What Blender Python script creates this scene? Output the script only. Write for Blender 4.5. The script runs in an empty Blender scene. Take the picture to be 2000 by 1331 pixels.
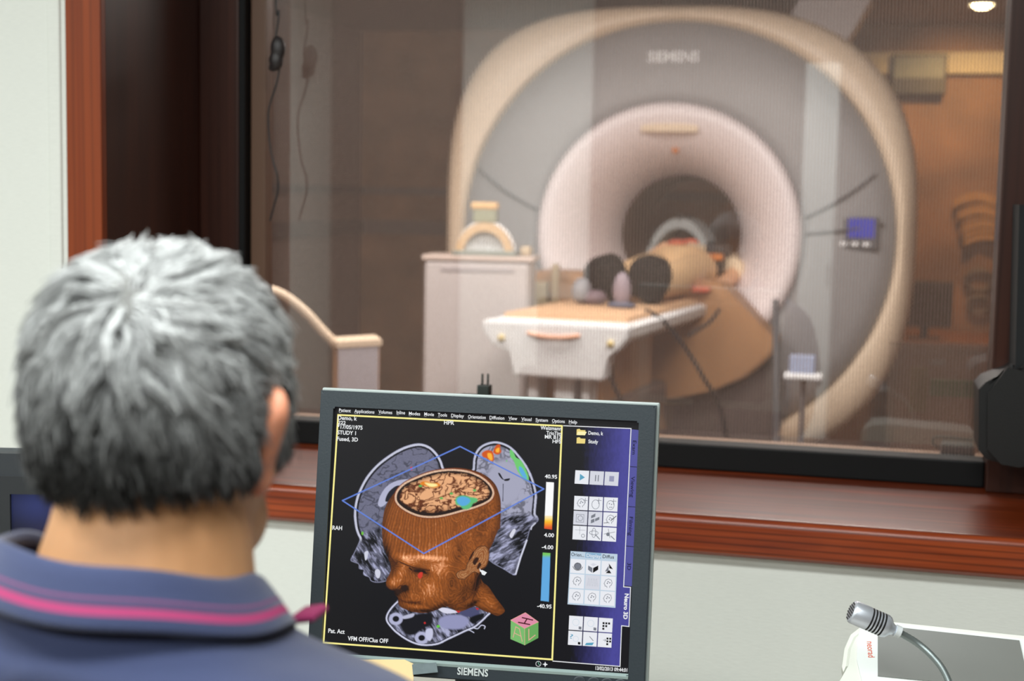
import bpy, bmesh, math, random
import numpy as np
from mathutils import Vector, Matrix
from math import sin, cos, pi, radians, sqrt, atan2
random.seed(4)
SC = bpy.context.scene; COL = SC.collection
H = 1.45                                   # camera height
TH, PH, RO, FPX = radians(14.26), radians(5.72), radians(1.11), 2800.0
# ------------------------------------------------------------------ camera
Fv = Vector((-sin(TH)*cos(PH), cos(TH)*cos(PH), -sin(PH)))
R0 = Vector((cos(TH), sin(TH), 0)); U0 = R0.cross(Fv)
Rv = cos(RO)*R0 + sin(RO)*U0; Uv = -sin(RO)*R0 + cos(RO)*U0
CAM = Vector((0, 0, H))
cd = bpy.data.cameras.new('camera'); cam = bpy.data.objects.new('camera', cd); COL.objects.link(cam)
m = Matrix((Rv, Uv, -Fv)).transposed().to_4x4(); m.translation = CAM; cam.matrix_world = m
cd.sensor_fit = 'HORIZONTAL'; cd.sensor_width = 36; cd.lens = 36*FPX/2000
cd.clip_start = .05; cd.clip_end = 60
cd.dof.use_dof = True; cd.dof.focus_distance = 1.84; cd.dof.aperture_fstop = 4.6
SC.camera = cam
# ------------------------------------------------------------------ world, exposure
W = bpy.data.worlds.new('world'); SC.world = W; W.use_nodes = True
W.node_tree.nodes['Background'].inputs[0].default_value = (.75, .85, .9, 1)
W.node_tree.nodes['Background'].inputs[1].default_value = .02
vs = SC.view_settings; vs.view_transform = 'Standard'; vs.look = 'None'; vs.exposure = 0; vs.gamma = 1; vs.use_curve_mapping = False

def ray(px, py): return Fv + Rv*((px-1000)/FPX) - Uv*((py-665.5)/FPX)
def dep(px, py, d): return CAM + ray(px, py)*d
def aty(px, py, y): v = ray(px, py); return CAM + v*(y/v.y)
def atz(px, py, z): v = ray(px, py); return CAM + v*((z-H)/v.z)

def area_light(name, loc, size, power, color, rot=(0, 0, 0), spread=pi):
    l = bpy.data.lights.new(name, 'AREA'); l.shape = 'RECTANGLE'; l.size, l.size_y = size
    l.energy = power; l.color = color; l.spread = spread
    o = bpy.data.objects.new(name, l); o.location = loc; o.rotation_euler = rot; COL.objects.link(o); return o
COOL = (.96, 1.0, .985)
LIGHTS = [((-1.9, .55, 2.66), (1.2, .3)), ((-.2, .55, 2.66), (1.2, .3)), ((-1.9, -1.2, 2.66), (1.2, .3)), ((-.2, -1.2, 2.66), (1.2, .3))]
for lc, sz in LIGHTS:
    area_light('fluorescent_light', lc, sz, 48, COOL)
# scanner room lights
SL = [((-2.2, 4.7, 2.44), (1.1, .5)), ((-.2, 4.7, 2.44), (1.1, .5))]
for lc, sz in SL:
    area_light('scanner_room_light', lc, sz, 66, (1, .89, .83))

WL = [(-1.75, 3.12, 2.36), (-.15, 3.12, 2.36)]      # added fill lamps over the window, brightening the scanner front and ceiling unit
for lc in WL:
    area_light('added_fill_light', lc, (1.1, .12), 34, (1, .91, .87), rot=(radians(78), 0, 0))
# ------------------------------------------------------------------ materials
def srgb(c):
    return tuple((x/255/12.92 if x/255 <= .04045 else ((x/255+.055)/1.055)**2.4) for x in c)
def mat(name, col, rough=.5, metal=0, spec=.5, noise=0, nscale=40, bump=0, emit=0, coat=0, stretch=(1, 1, 1), sheen=0):
    m = bpy.data.materials.new(name); m.use_nodes = True; nt = m.node_tree; b = nt.nodes['Principled BSDF']
    c = srgb(col) if max(col) > 1.01 else col
    b.inputs['Base Color'].default_value = (*c, 1); b.inputs['Roughness'].default_value = rough
    b.inputs['Metallic'].default_value = metal; b.inputs['Specular IOR Level'].default_value = spec
    b.inputs['Coat Weight'].default_value = coat; b.inputs['Coat Roughness'].default_value = .08
    if sheen: b.inputs['Sheen Weight'].default_value = sheen
    if emit:
        b.inputs['Emission Color'].default_value = (*c, 1); b.inputs['Emission Strength'].default_value = emit
        b.inputs['Base Color'].default_value = (0, 0, 0, 1)
    if noise or bump:
        tc = nt.nodes.new('ShaderNodeTexCoord'); mp = nt.nodes.new('ShaderNodeMapping'); mp.inputs['Scale'].default_value = stretch
        n = nt.nodes.new('ShaderNodeTexNoise'); n.inputs['Scale'].default_value = nscale; n.inputs['Detail'].default_value = 5
        nt.links.new(tc.outputs['Object'], mp.inputs[0]); nt.links.new(mp.outputs[0], n.inputs['Vector'])
        if noise:
            mr = nt.nodes.new('ShaderNodeMapRange'); mr.inputs[1].default_value = .3; mr.inputs[2].default_value = .7
            mr.inputs[3].default_value = 1-noise; mr.inputs[4].default_value = 1+noise
            vm = nt.nodes.new('ShaderNodeVectorMath'); vm.operation = 'SCALE'; vm.inputs[0].default_value = c
            nt.links.new(n.outputs['Fac'], mr.inputs[0]); nt.links.new(mr.outputs[0], vm.inputs['Scale']); nt.links.new(vm.outputs[0], b.inputs['Base Color'])
        if bump:
            bp = nt.nodes.new('ShaderNodeBump'); bp.inputs['Strength'].default_value = bump; bp.inputs['Distance'].default_value = .002
            nt.links.new(n.outputs['Fac'], bp.inputs['Height']); nt.links.new(bp.outputs[0], b.inputs['Normal'])
    return m
def wood(name, c1, c2, axis='x', scale=1.0, rough=.32, coat=.35, dark=.6):
    """cherry veneer: long streaks along one axis plus fine dark pores"""
    m = bpy.data.materials.new(name); m.use_nodes = True; nt = m.node_tree; b = nt.nodes['Principled BSDF']; N = nt.nodes.new; L = nt.links.new
    tc = N('ShaderNodeTexCoord'); mp = N('ShaderNodeMapping')
    s = {'x': (1.2, 22, 22), 'y': (22, 1.2, 22), 'z': (22, 22, 1.2)}[axis]
    mp.inputs['Scale'].default_value = tuple(v*scale for v in s); L(tc.outputs['Object'], mp.inputs[0])
    n1 = N('ShaderNodeTexNoise'); n1.inputs['Scale'].default_value = 1.3; n1.inputs['Detail'].default_value = 4; n1.inputs['Distortion'].default_value = .6
    L(mp.outputs[0], n1.inputs['Vector'])
    w = N('ShaderNodeTexWave'); w.wave_type = 'BANDS'; w.bands_direction = {'x': 'Z', 'y': 'Z', 'z': 'X'}[axis]; w.inputs['Scale'].default_value = .7
    w.inputs['Distortion'].default_value = 3.5; w.inputs['Detail'].default_value = 3; w.inputs['Detail Scale'].default_value = .8; L(mp.outputs[0], w.inputs['Vector'])
    rp = N('ShaderNodeValToRGB'); rp.color_ramp.elements[0].position = .0; rp.color_ramp.elements[1].position = .35
    rp.color_ramp.elements[0].color = (dark, dark, dark, 1); rp.color_ramp.elements[1].color = (1, 1, 1, 1); L(w.outputs['Fac'], rp.inputs[0])
    cr = N('ShaderNodeValToRGB'); cr.color_ramp.elements[0].position = .3; cr.color_ramp.elements[1].position = .7
    cr.color_ramp.elements[0].color = (*srgb(c1), 1); cr.color_ramp.elements[1].color = (*srgb(c2), 1); L(n1.outputs['Fac'], cr.inputs[0])
    mx = N('ShaderNodeMix'); mx.data_type = 'RGBA'; mx.blend_type = 'MULTIPLY'; mx.inputs[0].default_value = 1
    L(cr.outputs[0], mx.inputs[6]); L(rp.outputs[0], mx.inputs[7]); L(mx.outputs[2], b.inputs['Base Color'])
    b.inputs['Roughness'].default_value = rough; b.inputs['Coat Weight'].default_value = coat; b.inputs['Coat Roughness'].default_value = .12; b.inputs['Specular IOR Level'].default_value = .3
    return m
def glow(name, col, s=1.0):
    """screen pixels"""
    return mat(name, tuple(max(x, 1e-4) for x in srgb(col)), emit=s, rough=.35, spec=.3)
def vcol(name, emit=False, rough=.6, spec=.3):
    m = bpy.data.materials.new(name); m.use_nodes = True; nt = m.node_tree; b = nt.nodes['Principled BSDF']
    a = nt.nodes.new('ShaderNodeVertexColor'); a.layer_name = 'Col'
    if emit:
        nt.links.new(a.outputs[0], b.inputs['Emission Color']); b.inputs['Emission Strength'].default_value = 1; b.inputs['Base Color'].default_value = (.004, .004, .005, 1)
    else: nt.links.new(a.outputs[0], b.inputs['Base Color'])
    b.inputs['Roughness'].default_value = rough; b.inputs['Specular IOR Level'].default_value = spec
    return m
M = {}
M['white_wall'] = mat('painted_white_wall', (212, 214, 208), .75, noise=.03, nscale=60, bump=.25, stretch=(1, 1, 9))
M['brown_wall'] = mat('brown_wall', (126, 90, 62), .6, noise=.38, nscale=3.5)
M['panel_wall'] = mat('brown_panel_wall', (132, 108, 96), .6, noise=.08, nscale=6, stretch=(1, 1, .2))
M['back_room'] = mat('dark_beige_wall', (96, 84, 74), .7)
M['floor'] = mat('vinyl_floor', (120, 112, 100), .4, noise=.08, nscale=20)
M['scan_floor'] = mat('scanner_room_floor', (92, 70, 55), .35, noise=.1, nscale=9)
M['ceil'] = mat('ceiling_paint', (205, 207, 202), .8)
M['scan_ceil'] = mat('scanner_room_ceiling', (140, 120, 108), .8)
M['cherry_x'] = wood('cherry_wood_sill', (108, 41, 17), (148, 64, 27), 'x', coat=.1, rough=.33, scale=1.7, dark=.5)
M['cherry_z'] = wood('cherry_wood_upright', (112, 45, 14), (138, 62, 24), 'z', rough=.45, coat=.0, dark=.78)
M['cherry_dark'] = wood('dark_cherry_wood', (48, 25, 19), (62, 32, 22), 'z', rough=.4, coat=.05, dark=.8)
M['black_rubber'] = mat('black_rubber', (8, 8, 9), .6, spec=.25)
M['bronze'] = mat('brown_frame_metal', (98, 72, 56), .45, spec=.4)
M['ledge'] = mat('tan_ledge', (150, 116, 86), .5, noise=.1, nscale=12)

# ------------------------------------------------------------------ mesh helpers
def link(name, me, mats, parent=None):
    o = bpy.data.objects.new(name, me); COL.objects.link(o)
    for k in (mats if isinstance(mats, (list, tuple)) else [mats]): me.materials.append(k)
    if parent: o.parent = parent
    return o
def obj(name, bm, mats, parent=None, smooth=False, angle=40):
    me = bpy.data.meshes.new(name); bmesh.ops.recalc_face_normals(bm, faces=bm.faces)
    for f in bm.faces: f.smooth = bool(smooth)
    bm.to_mesh(me); bm.free()
    o = link(name, me, mats, parent)
    if smooth == 'auto':
        me.set_sharp_from_angle(angle=radians(angle))
    return o
def thing(name, label, cat, loc=(0, 0, 0), rz=0, group=None, rot=None):
    o = bpy.data.objects.new(name, None); COL.objects.link(o); o.location = loc
    o.rotation_euler = rot if rot else (0, 0, rz); o.empty_display_size = .05
    o['label'] = label; o['category'] = cat
    if group: o['group'] = group
    return o
def tag(o, label, cat, group=None):
    o['label'] = label; o['category'] = cat
    if group: o['group'] = group
    return o
def struct(o): o['kind'] = 'structure'; return o
def box(bm, c, s, rot=None, bev=0, seg=2, mi=0):
    r = bmesh.ops.create_cube(bm, size=1); vs_ = r['verts']
    for v in vs_: v.co = Vector((v.co.x*s[0], v.co.y*s[1], v.co.z*s[2]))
    es = {e for v in vs_ for e in v.link_edges}
    if bev:
        r2 = bmesh.ops.bevel(bm, geom=list(es), offset=bev, segments=seg, affect='EDGES', profile=.5)
        vs_ = list({v for f in r2['faces'] for v in f.verts} | {v for v in vs_ if v.is_valid})
    fs = {f for v in vs_ for f in v.link_faces}
    for f in fs: f.material_index = mi
    for v in {v for f in fs for v in f.verts}:
        p = v.co
        if rot is not None: p = rot @ p
        v.co = p + Vector(c)
    return bm
def bx(x0, x1, y0, y1, z0, z1, bm=None, bev=0, mi=0, seg=2):
    bm = bm or bmesh.new()
    return box(bm, ((x0+x1)/2, (y0+y1)/2, (z0+z1)/2), (abs(x1-x0), abs(y1-y0), abs(z1-z0)), None, bev, seg, mi)
def tube(pts, rad, bm=None, n=10, cap=True, mi=0, flat=None):
    bm = bm or bmesh.new(); pts = [Vector(p) for p in pts]; rings = []; up = Vector((0, 0, 1)); prev = None
    for i, p in enumerate(pts):
        t = (pts[min(i+1, len(pts)-1)] - pts[max(i-1, 0)]).normalized()
        if prev is None:
            a = t.cross(up if abs(t.z) < .95 else Vector((0, 1, 0))).normalized()
        else:
            a = (prev - t*prev.dot(t)).normalized()
        prev = a; b = t.cross(a)
        r = rad[i] if isinstance(rad, (list, tuple)) else rad
        fl = flat if flat else 1
        rings.append([bm.verts.new(p + (a*cos(2*pi*k/n) + b*fl*sin(2*pi*k/n))*r) for k in range(n)])
    for i in range(len(rings)-1):
        for k in range(n):
            f = bm.faces.new((rings[i][k], rings[i][(k+1) % n], rings[i+1][(k+1) % n], rings[i+1][k])); f.material_index = mi
    if cap:
        for rg in (rings[0], rings[-1]):
            f = bm.faces.new(rg); f.material_index = mi
    return bm
def smooth_path(pts, n=6):
    P = [Vector(p) for p in pts]; out = []
    for i in range(len(P)-1):
        p0, p1, p2, p3 = P[max(i-1, 0)], P[i], P[i+1], P[min(i+2, len(P)-1)]
        for k in range(n):
            t = k/n; out.append(.5*((2*p1) + (p2-p0)*t + (2*p0-5*p1+4*p2-p3)*t*t + (3*p1-p0-3*p2+p3)*t**3))
    out.append(P[-1]); return out
def loft(rings, bm=None, close=True, caps=True, mi=0):
    bm = bm or bmesh.new(); R = [[bm.verts.new(p) for p in r] for r in rings]; n = len(R[0])
    for i in range(len(R)-1):
        for k in range(n if close else n-1):
            f = bm.faces.new((R[i][k], R[i][(k+1) % n], R[i+1][(k+1) % n], R[i+1][k])); f.material_index = mi
    if caps:
        for r in (R[0], R[-1]):
            f = bm.faces.new(r); f.material_index = mi
    return bm
def lathe(prof, n=48, bm=None, mi=0, axis='y', sup=None, close=False):
    """prof: (axial, radius) pairs revolved about the local y axis (or z)"""
    bm = bm or bmesh.new(); R = []
    for i, pr in enumerate(prof):
        a, r = pr[0], pr[1]; ex = pr[2] if len(pr) > 2 else 2
        rg = []
        for k in range(n):
            t = 2*pi*k/n; c, s = cos(t), sin(t)
            q = 1/((abs(c)**ex + abs(s)**ex)**(1/ex))
            x, z = r*q*c, r*q*s
            rg.append(bm.verts.new((x, a, z) if axis == 'y' else (x, z, a)))
        R.append(rg)
    m_ = len(R) if close else len(R)-1
    for i in range(m_):
        for k in range(n):
            f = bm.faces.new((R[i][k], R[i][(k+1) % n], R[(i+1) % len(R)][(k+1) % n], R[(i+1) % len(R)][k])); f.material_index = mi
    return bm
def prism(poly, y0, y1, bm=None, mi=0, plane='xz'):
    bm = bm or bmesh.new()
    def P(p, d): return (p[0], d, p[1]) if plane == 'xz' else ((p[0], p[1], d) if plane == 'xy' else (d, p[0], p[1]))
    a = [bm.verts.new(P(p, y0)) for p in poly]; b = [bm.verts.new(P(p, y1)) for p in poly]; n = len(poly)
    for f in (bm.faces.new(a), bm.faces.new(b[::-1])): f.material_index = mi
    for k in range(n):
        f = bm.faces.new((a[k], a[(k+1) % n], b[(k+1) % n], b[k])); f.material_index = mi
    return bm
def text_mesh(s, name, offset=0.0, extrude=0.0):
    """text as a mesh with x in 0..w, y in 0..cap height (normalised to 1)"""
    cu = bpy.data.curves.new(name, 'FONT'); cu.body = s; cu.size = 1; cu.offset = offset; cu.extrude = extrude; cu.resolution_u = 3
    o = bpy.data.objects.new(name, cu); COL.objects.link(o); bpy.context.view_layer.update()
    dg = bpy.context.evaluated_depsgraph_get(); me = bpy.data.meshes.new_from_object(o.evaluated_get(dg))
    bpy.data.objects.remove(o); bpy.data.curves.remove(cu)
    return me
def place_text(s, name, origin, xdir, ydir, width, cap, material, parent, offset=0.0, thick=0.0, M_inv=None):
    """origin, directions in the parent's frame; text fitted to a width and a capital height"""
    me = text_mesh(s, name, offset, thick/max(cap, 1e-6)*.36 if thick else 0)
    n = len(me.vertices); co = np.empty(n*3); me.vertices.foreach_get('co', co); co = co.reshape(-1, 3)
    x0, x1 = co[:, 0].min(), co[:, 0].max(); sx = width/(x1-x0); sy = cap/.70
    xd, yd = Vector(xdir).normalized(), Vector(ydir).normalized(); zd = xd.cross(yd)
    A = np.array([xd, yd, zd]); q = np.stack([(co[:, 0]-x0)*sx, co[:, 1]*sy, co[:, 2]*sy], 1) @ A + np.array(origin)
    me.vertices.foreach_set('co', q.ravel()); me.update(); me.name = name
    me.materials.clear()
    return link(name, me, material, parent)

# ================================================================== THE TWO ROOMS
XL, XR, YB, YF = -3.3, 1.9, -2.6, 2.45        # control room
SX0, SX1, SY1 = -3.3, 1.9, 8.9                # scanner room (behind the thick wall)
WI = 2.90                                     # glass plane
YO = 2.925                                    # scanner side of the wall
OXL, OXR = -1.419, .60                        # window opening
SZ, ZT = .913, 2.35                           # sill height, opening top
struct(obj('floor', bx(XL-.1, XR+.1, YB-.1, YF+.9, -.06, 0), M['floor']))
struct(obj('floor', bx(SX0-.1, SX1+.1, YF+.9, SY1+.1, -.06, 0), M['scan_floor']))
struct(obj('ceiling', bx(XL-.1, XR+.1, YB-.1, YF+.1, 2.7, 2.76), M['ceil']))
struct(obj('ceiling', bx(SX0-.1, SX1+.1, YF+.15, SY1+.1, 2.5, 2.56), M['scan_ceil']))
struct(obj('wall_left', bx(XL-.1, XL, YB-.1, YF+.1, 0, 2.7), M['white_wall']))
struct(obj('wall_right', bx(XR, XR+.1, YB-.1, YF+.1, 0, 2.7), M['back_room']))
struct(obj('wall_back', bx(XL, XR, YB-.1, YB, 0, 2.7), M['back_room']))
wb = bmesh.new()
bx(XL, OXL-.012, YF, YO, 0, 2.7, wb); bx(OXR+.012, XR, YF, YO, 0, 2.7, wb)
bx(OXL-.012, OXR+.012, YF, YO, 0, SZ-.075, wb); bx(OXL-.012, OXR+.012, YF, YO, ZT+.012, 2.7, wb)
struct(obj('wall_front', wb, M['white_wall']))
struct(obj('wall_left', bx(SX0-.1, SX0, YO, SY1, 0, 2.5), M['panel_wall']))
struct(obj('wall_right', bx(SX1, SX1+.1, YO, SY1, 0, 2.5), M['brown_wall']))
struct(obj('wall_back', bx(SX0, SX1, SY1, SY1+.1, 0, 2.5), M['brown_wall']))
struct(obj('trim_1', bx(-1.538, -1.512, YF-.006, YF+.01, 0, 2.69, bev=.003), M['white_wall']))
# window: casing, reveal, sill, inner frame, gasket, glass, shielding mesh
win = bpy.data.objects.new('window_1', None); COL.objects.link(win); win.location = (-.6, YF, SZ); struct(win)
def wpart(name, bm, m_, smooth=False):
    for v in bm.verts: v.co -= Vector((-.6, YF, SZ))
    return obj(name, bm, m_, win, smooth)
wpart('casing', bx(-1.493, OXL, YF-.018, YF+.004, SZ-.06, ZT+.07, bev=.003), M['cherry_z'])
wpart('casing', bx(OXR, OXR+.075, YF-.018, YF+.004, SZ-.06, ZT+.07, bev=.003), M['cherry_z'])
wpart('casing', bx(-1.493, OXR+.075, YF-.02, YF+.004, ZT, ZT+.075, bev=.003), M['cherry_x'])
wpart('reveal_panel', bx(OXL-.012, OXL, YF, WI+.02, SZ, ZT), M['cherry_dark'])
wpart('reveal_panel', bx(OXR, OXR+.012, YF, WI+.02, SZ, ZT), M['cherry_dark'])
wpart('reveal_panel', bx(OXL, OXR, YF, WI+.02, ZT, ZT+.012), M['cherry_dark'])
# sill with a rounded nose
poly = [(YF-.022+.0, SZ-.069), (YF-.030, SZ-.062), (YF-.032, SZ-.018)]
for k in range(7):
    a = pi - k*pi/2/6; poly.append((YF-.016+.016*cos(a), SZ-.016+.016*sin(a)))
poly += [(WI+.0, SZ), (WI, SZ-.069)]
sill = wpart('sill', prism(poly, -1.50, OXR+.085, plane='yz'), M['cherry_x'], 'auto')
# inner frame members (plane 2.838)
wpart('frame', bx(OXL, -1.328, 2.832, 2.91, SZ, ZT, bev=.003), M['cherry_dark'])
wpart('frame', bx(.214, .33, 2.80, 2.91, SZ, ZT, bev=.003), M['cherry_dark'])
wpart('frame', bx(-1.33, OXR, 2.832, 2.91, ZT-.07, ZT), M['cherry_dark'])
wpart('gasket', bx(-1.328, -1.315, 2.835, 2.90, SZ, ZT-.07), M['black_rubber'])
gk = bx(-1.328, .214, 2.838, 2.90, SZ, SZ+.052, bev=.004); wpart('gasket', gk, M['black_rubber'])
wpart('mesh_frame', bx(-1.313, -1.278, 2.86, 2.898, SZ+.03, ZT-.07, bev=.003), M['bronze'])
wpart('ledge', bx(OXL-.01, OXR+.01, 2.912, 3.17, SZ-.02, SZ+.012), M['ledge'])
wb = bmesh.new()
bx(XL, OXL-.02, 2.925, 3.02, 0, 2.6, wb); bx(OXR+.02, XR, 2.925, 3.02, 0, 2.6, wb); bx(OXL-.02, OXR+.02, 2.925, 3.02, 0, SZ-.03, wb); bx(OXL-.02, OXR+.02, 2.925, 3.02, ZT+.02, 2.6, wb)
struct(obj('wall_front', wb, M['panel_wall']))
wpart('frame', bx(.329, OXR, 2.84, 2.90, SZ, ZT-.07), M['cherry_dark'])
# glass: a clear pane with the reflectance of laminated window glass
g = bpy.data.materials.new('window_glass'); g.use_nodes = True; nt = g.node_tree; nt.nodes.clear()
o_ = nt.nodes.new('ShaderNodeOutputMaterial'); t_ = nt.nodes.new('ShaderNodeBsdfTransparent'); gl = nt.nodes.new('ShaderNodeBsdfGlossy'); mx = nt.nodes.new('ShaderNodeMixShader')
gl.inputs['Roughness'].default_value = .004; t_.inputs[0].default_value = (.93, .96, .95, 1)
fr = nt.nodes.new('ShaderNodeFresnel'); fr.inputs[0].default_value = 2.15
nt.links.new(fr.outputs[0], mx.inputs[0]); nt.links.new(t_.outputs[0], mx.inputs[1]); nt.links.new(gl.outputs[0], mx.inputs[2]); nt.links.new(mx.outputs[0], o_.inputs[0])
M['glass'] = g
bm = bmesh.new(); vs_ = [bm.verts.new(p) for p in ((-1.328, 2.878, SZ+.03), (.33, 2.878, SZ+.03), (.33, 2.878, ZT-.06), (-1.328, 2.878, ZT-.06))]; bm.faces.new(vs_); wpart('pane', bm, g)
# woven copper-grey shielding mesh
def mesh_material():
    m = bpy.data.materials.new('woven_shielding_mesh'); m.use_nodes = True; nt = m.node_tree; nt.nodes.clear(); N = nt.nodes.new; L = nt.links.new
    out = N('ShaderNodeOutputMaterial'); tr = N('ShaderNodeBsdfTransparent'); df = N('ShaderNodeBsdfPrincipled'); mx = N('ShaderNodeMixShader')
    df.inputs['Base Color'].default_value = (.44, .345, .31, 1); df.inputs['Roughness'].default_value = .5; df.inputs['Metallic'].default_value = .0
    tc = N('ShaderNodeTexCoord'); sp = N('ShaderNodeSeparateXYZ'); L(tc.outputs['Object'], sp.inputs[0])
    def wavef(sock, freq, phase_sock=None, k=0):
        a = N('ShaderNodeMath'); a.operation = 'MULTIPLY'; a.inputs[1].default_value = freq*2*pi; L(sock, a.inputs[0]); s = a.outputs[0]
        if phase_sock is not None:
            b = N('ShaderNodeMath'); b.operation = 'MULTIPLY_ADD'; b.inputs[1].default_value = k; L(phase_sock, b.inputs[0]); L(s, b.inputs[2]); s = b.outputs[0]
        c = N('ShaderNodeMath'); c.operation = 'SINE'; L(s, c.inputs[0]); return c.outputs[0]
    # two crossing sets of wires with a slight wander, seen as rows of short dashes
    wv = wavef(sp.outputs['X'], 9); hx = wavef(sp.outputs['Z'], 118, wv, .5); 
    wz = wavef(sp.outputs['Z'], 118, None); vx = wavef(sp.outputs['X'], 155, hx, 1.1)
    mu = N('ShaderNodeMath'); mu.operation = 'MULTIPLY'; L(hx, mu.inputs[0]); L(vx, mu.inputs[1])
    nz = N('ShaderNodeTexNoise'); nz.inputs['Scale'].default_value = 320; nz.inputs['Detail'].default_value = 1; L(tc.outputs['Object'], nz.inputs['Vector'])
    ad = N('ShaderNodeMath'); ad.operation = 'MULTIPLY_ADD'; ad.inputs[1].default_value = .9; ad.inputs[2].default_value = -.45; L(nz.outputs['Fac'], ad.inputs[0])
    a2 = N('ShaderNodeMath'); a2.operation = 'ADD'; L(mu.outputs[0], a2.inputs[0]); L(ad.outputs[0], a2.inputs[1])
    mr = N('ShaderNodeMapRange'); mr.inputs[1].default_value = -1; mr.inputs[2].default_value = 1; mr.inputs[3].default_value = .02; mr.inputs[4].default_value = .68
    L(a2.outputs[0], mr.inputs[0]); L(mr.outputs[0], mx.inputs[0]); L(tr.outputs[0], mx.inputs[1]); L(df.outputs[0], mx.inputs[2]); L(mx.outputs[0], out.inputs[0])
    return m
M['mesh'] = mesh_material()
bm = bmesh.new(); vs_ = [bm.verts.new(p) for p in ((-1.28, 2.893, SZ+.03), (.22, 2.893, SZ+.03), (.22, 2.893, ZT-.06), (-1.28, 2.893, ZT-.06))]; bm.faces.new(vs_); wpart('shielding_mesh', bm, M['mesh'])
# ================================================================== SCANNER ROOM
M['pink_white'] = mat('warm_white_plastic', (234, 224, 226), .4)
M['fascia'] = mat('grey_blue_fascia', (146, 146, 148), .45, noise=.02, nscale=8)
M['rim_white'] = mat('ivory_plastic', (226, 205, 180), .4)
M['tan'] = mat('tan_cover', (168, 124, 84), .5)  # on the dock this tan carries warm light and shade
M['base_dark'] = mat('dark_cover_and_shade', (92, 80, 76), .5)  # on the gantry base this dark tone is painted shade
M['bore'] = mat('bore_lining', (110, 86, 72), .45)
M['white'] = mat('white_plastic', (226, 228, 230), .4)
M['coil_grey'] = mat('grey_coil_plastic', (140, 148, 150), .4)
M['amber'] = mat('amber_plastic', (196, 112, 40), .4)
M['dark'] = mat('dark_plastic', (34, 33, 34), .5)
M['grey_line'] = mat('dark_grey_seam', (84, 84, 88), .5)
G = dep(1307, 462, 6.65)
sc_rz = radians(0)
scn = thing('mri_scanner', 'large round white magnetic resonance scanner with grey front ring and open bore', 'scanner', (G.x, G.y, 0), sc_rz)
gz = G.z
def up(bm, dz=gz, dx=0, dy=0):
    for v in bm.verts: v.co += Vector((dx, dy, dz))
    return bm
# outer housing: super-elliptic sections, y back is positive
N_ = 96
def ring_se(y, rx, rz, ex, cz=0, cx=0, flat=None):
    out = []
    for k in range(N_):
        t = 2*pi*k/N_; c, s = cos(t), sin(t); e2 = 2+(ex-2)*(1.35 if c < 0 else .75); q = 1/((abs(c)**e2+abs(s)**e2)**(1/e2))
        z = rz*q*s + cz
        if flat is not None: z = max(z, flat)
        out.append((rx*q*c+cx, y, z))
    return out
FL = -gz+.02
secs = [(.03, 1.005, .985, 2, .013), (-.005, 1.02, 1.0, 2, .013), (-.012, 1.035, 1.01, 2.1, .012), (-.006, 1.055, 1.03, 2.5, 0), (.02, 1.075, 1.05, 2.85, 0), (.07, 1.10, 1.06, 3.0, 0),
        (.35, 1.115, 1.07, 3.05, 0), (1.45, 1.12, 1.07, 2.7, 0), (1.62, 1.06, 1.02, 2.6, 0), (1.66, .95, .93, 2.4, 0), (1.66, .34, .34, 2, 0)]
hb = loft([ring_se(y, a, b, e, 0, c, flat=FL) for y, a, b, e, c in secs], caps=False)
obj('housing', up(hb), M['rim_white'], scn, 'auto', 50)
# fascia ring (slightly domed)
fs = lathe([(.03, .985), (-.004, .975), (-.035, .90), (-.06, .78), (-.07, .66), (-.066, .615), (-.03, .60)], 96)
for v in fs.verts:
    v.co.z = max(v.co.z, FL); k_ = min(max((v.co.xz.length-.62)/.35, 0), 1); v.co.x = v.co.x*(1+.02*k_)+.013*k_
obj('front_ring', up(fs), M['fascia'], scn, True)
# seams of the front ring
for a0, a1, sx in ((18, 9, 1), (4.5, 2.5, 1), (18, 10, -1)):
    p = [(sx*r*cos(radians(a0+(a1-a0)*(1-(r-.62)/.34)*1.0)), -.075+.055*max(0, (r-.75)/.2)**2*.7, r*sin(radians(a0+(a1-a0)*(1-(r-.62)/.34)))) for r in np.linspace(.625, .965, 12)]
    obj('seam', up(tube(p, .006, n=6)), M['grey_line'], scn, True)
# funnel and bore
fn = lathe([(-.03, .60), (-.075, .612), (-.10, .60), (-.112, .575), (-.105, .54), (-.06, .475), (.02, .41), (.14, .352), (.28, .308), (.40, .292)], 96)
obj('bore_funnel', up(fn), M['pink_white'], scn, True)
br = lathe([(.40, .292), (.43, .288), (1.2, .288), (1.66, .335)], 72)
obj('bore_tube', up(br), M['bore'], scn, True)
lt = lathe([(-.006, .001), (-.008, .012), (0, .016), (.01, .016)], 20); 
for v in lt.verts: v.co = Matrix.Rotation(radians(-38), 3, 'X') @ v.co + Vector((.012, .03, .402))
obj('laser_port', up(lt), M['amber'], scn, True)
pl = bmesh.new(); box(pl, (0, -.088, .505), (.26, .01, .07), Matrix.Rotation(radians(-33), 3, 'X'), .004)
obj('marking_plate', up(pl), M['rim_white'], scn)
# lettering, control display
place_text('SIEMENS', 'logo', (-.115, -.082+.02, gz+.795), (1, 0, 0), (0, .12, 1), .235, .046, M['white'], scn, .035)
ds = bmesh.new(); box(ds, (0, 0, 0), (.20, .03, .15), None, .012)
for v in ds.verts: v.co += Vector((.845, -.045, .035))
dso = obj('control_panel', up(ds), M['grey_line'], scn)
ds = bmesh.new(); box(ds, (.865, -.064, .06), (.115, .006, .085), None, .003)
obj('display', up(ds), glow('blue_display', (70, 72, 190)), dso)
for kx in range(3):
    kb = bmesh.new(); box(kb, (.79+kx*.05, -.064, -.012), (.032, .008, .018), None, .003); obj('key', up(kb), M['white'], dso)
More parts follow.
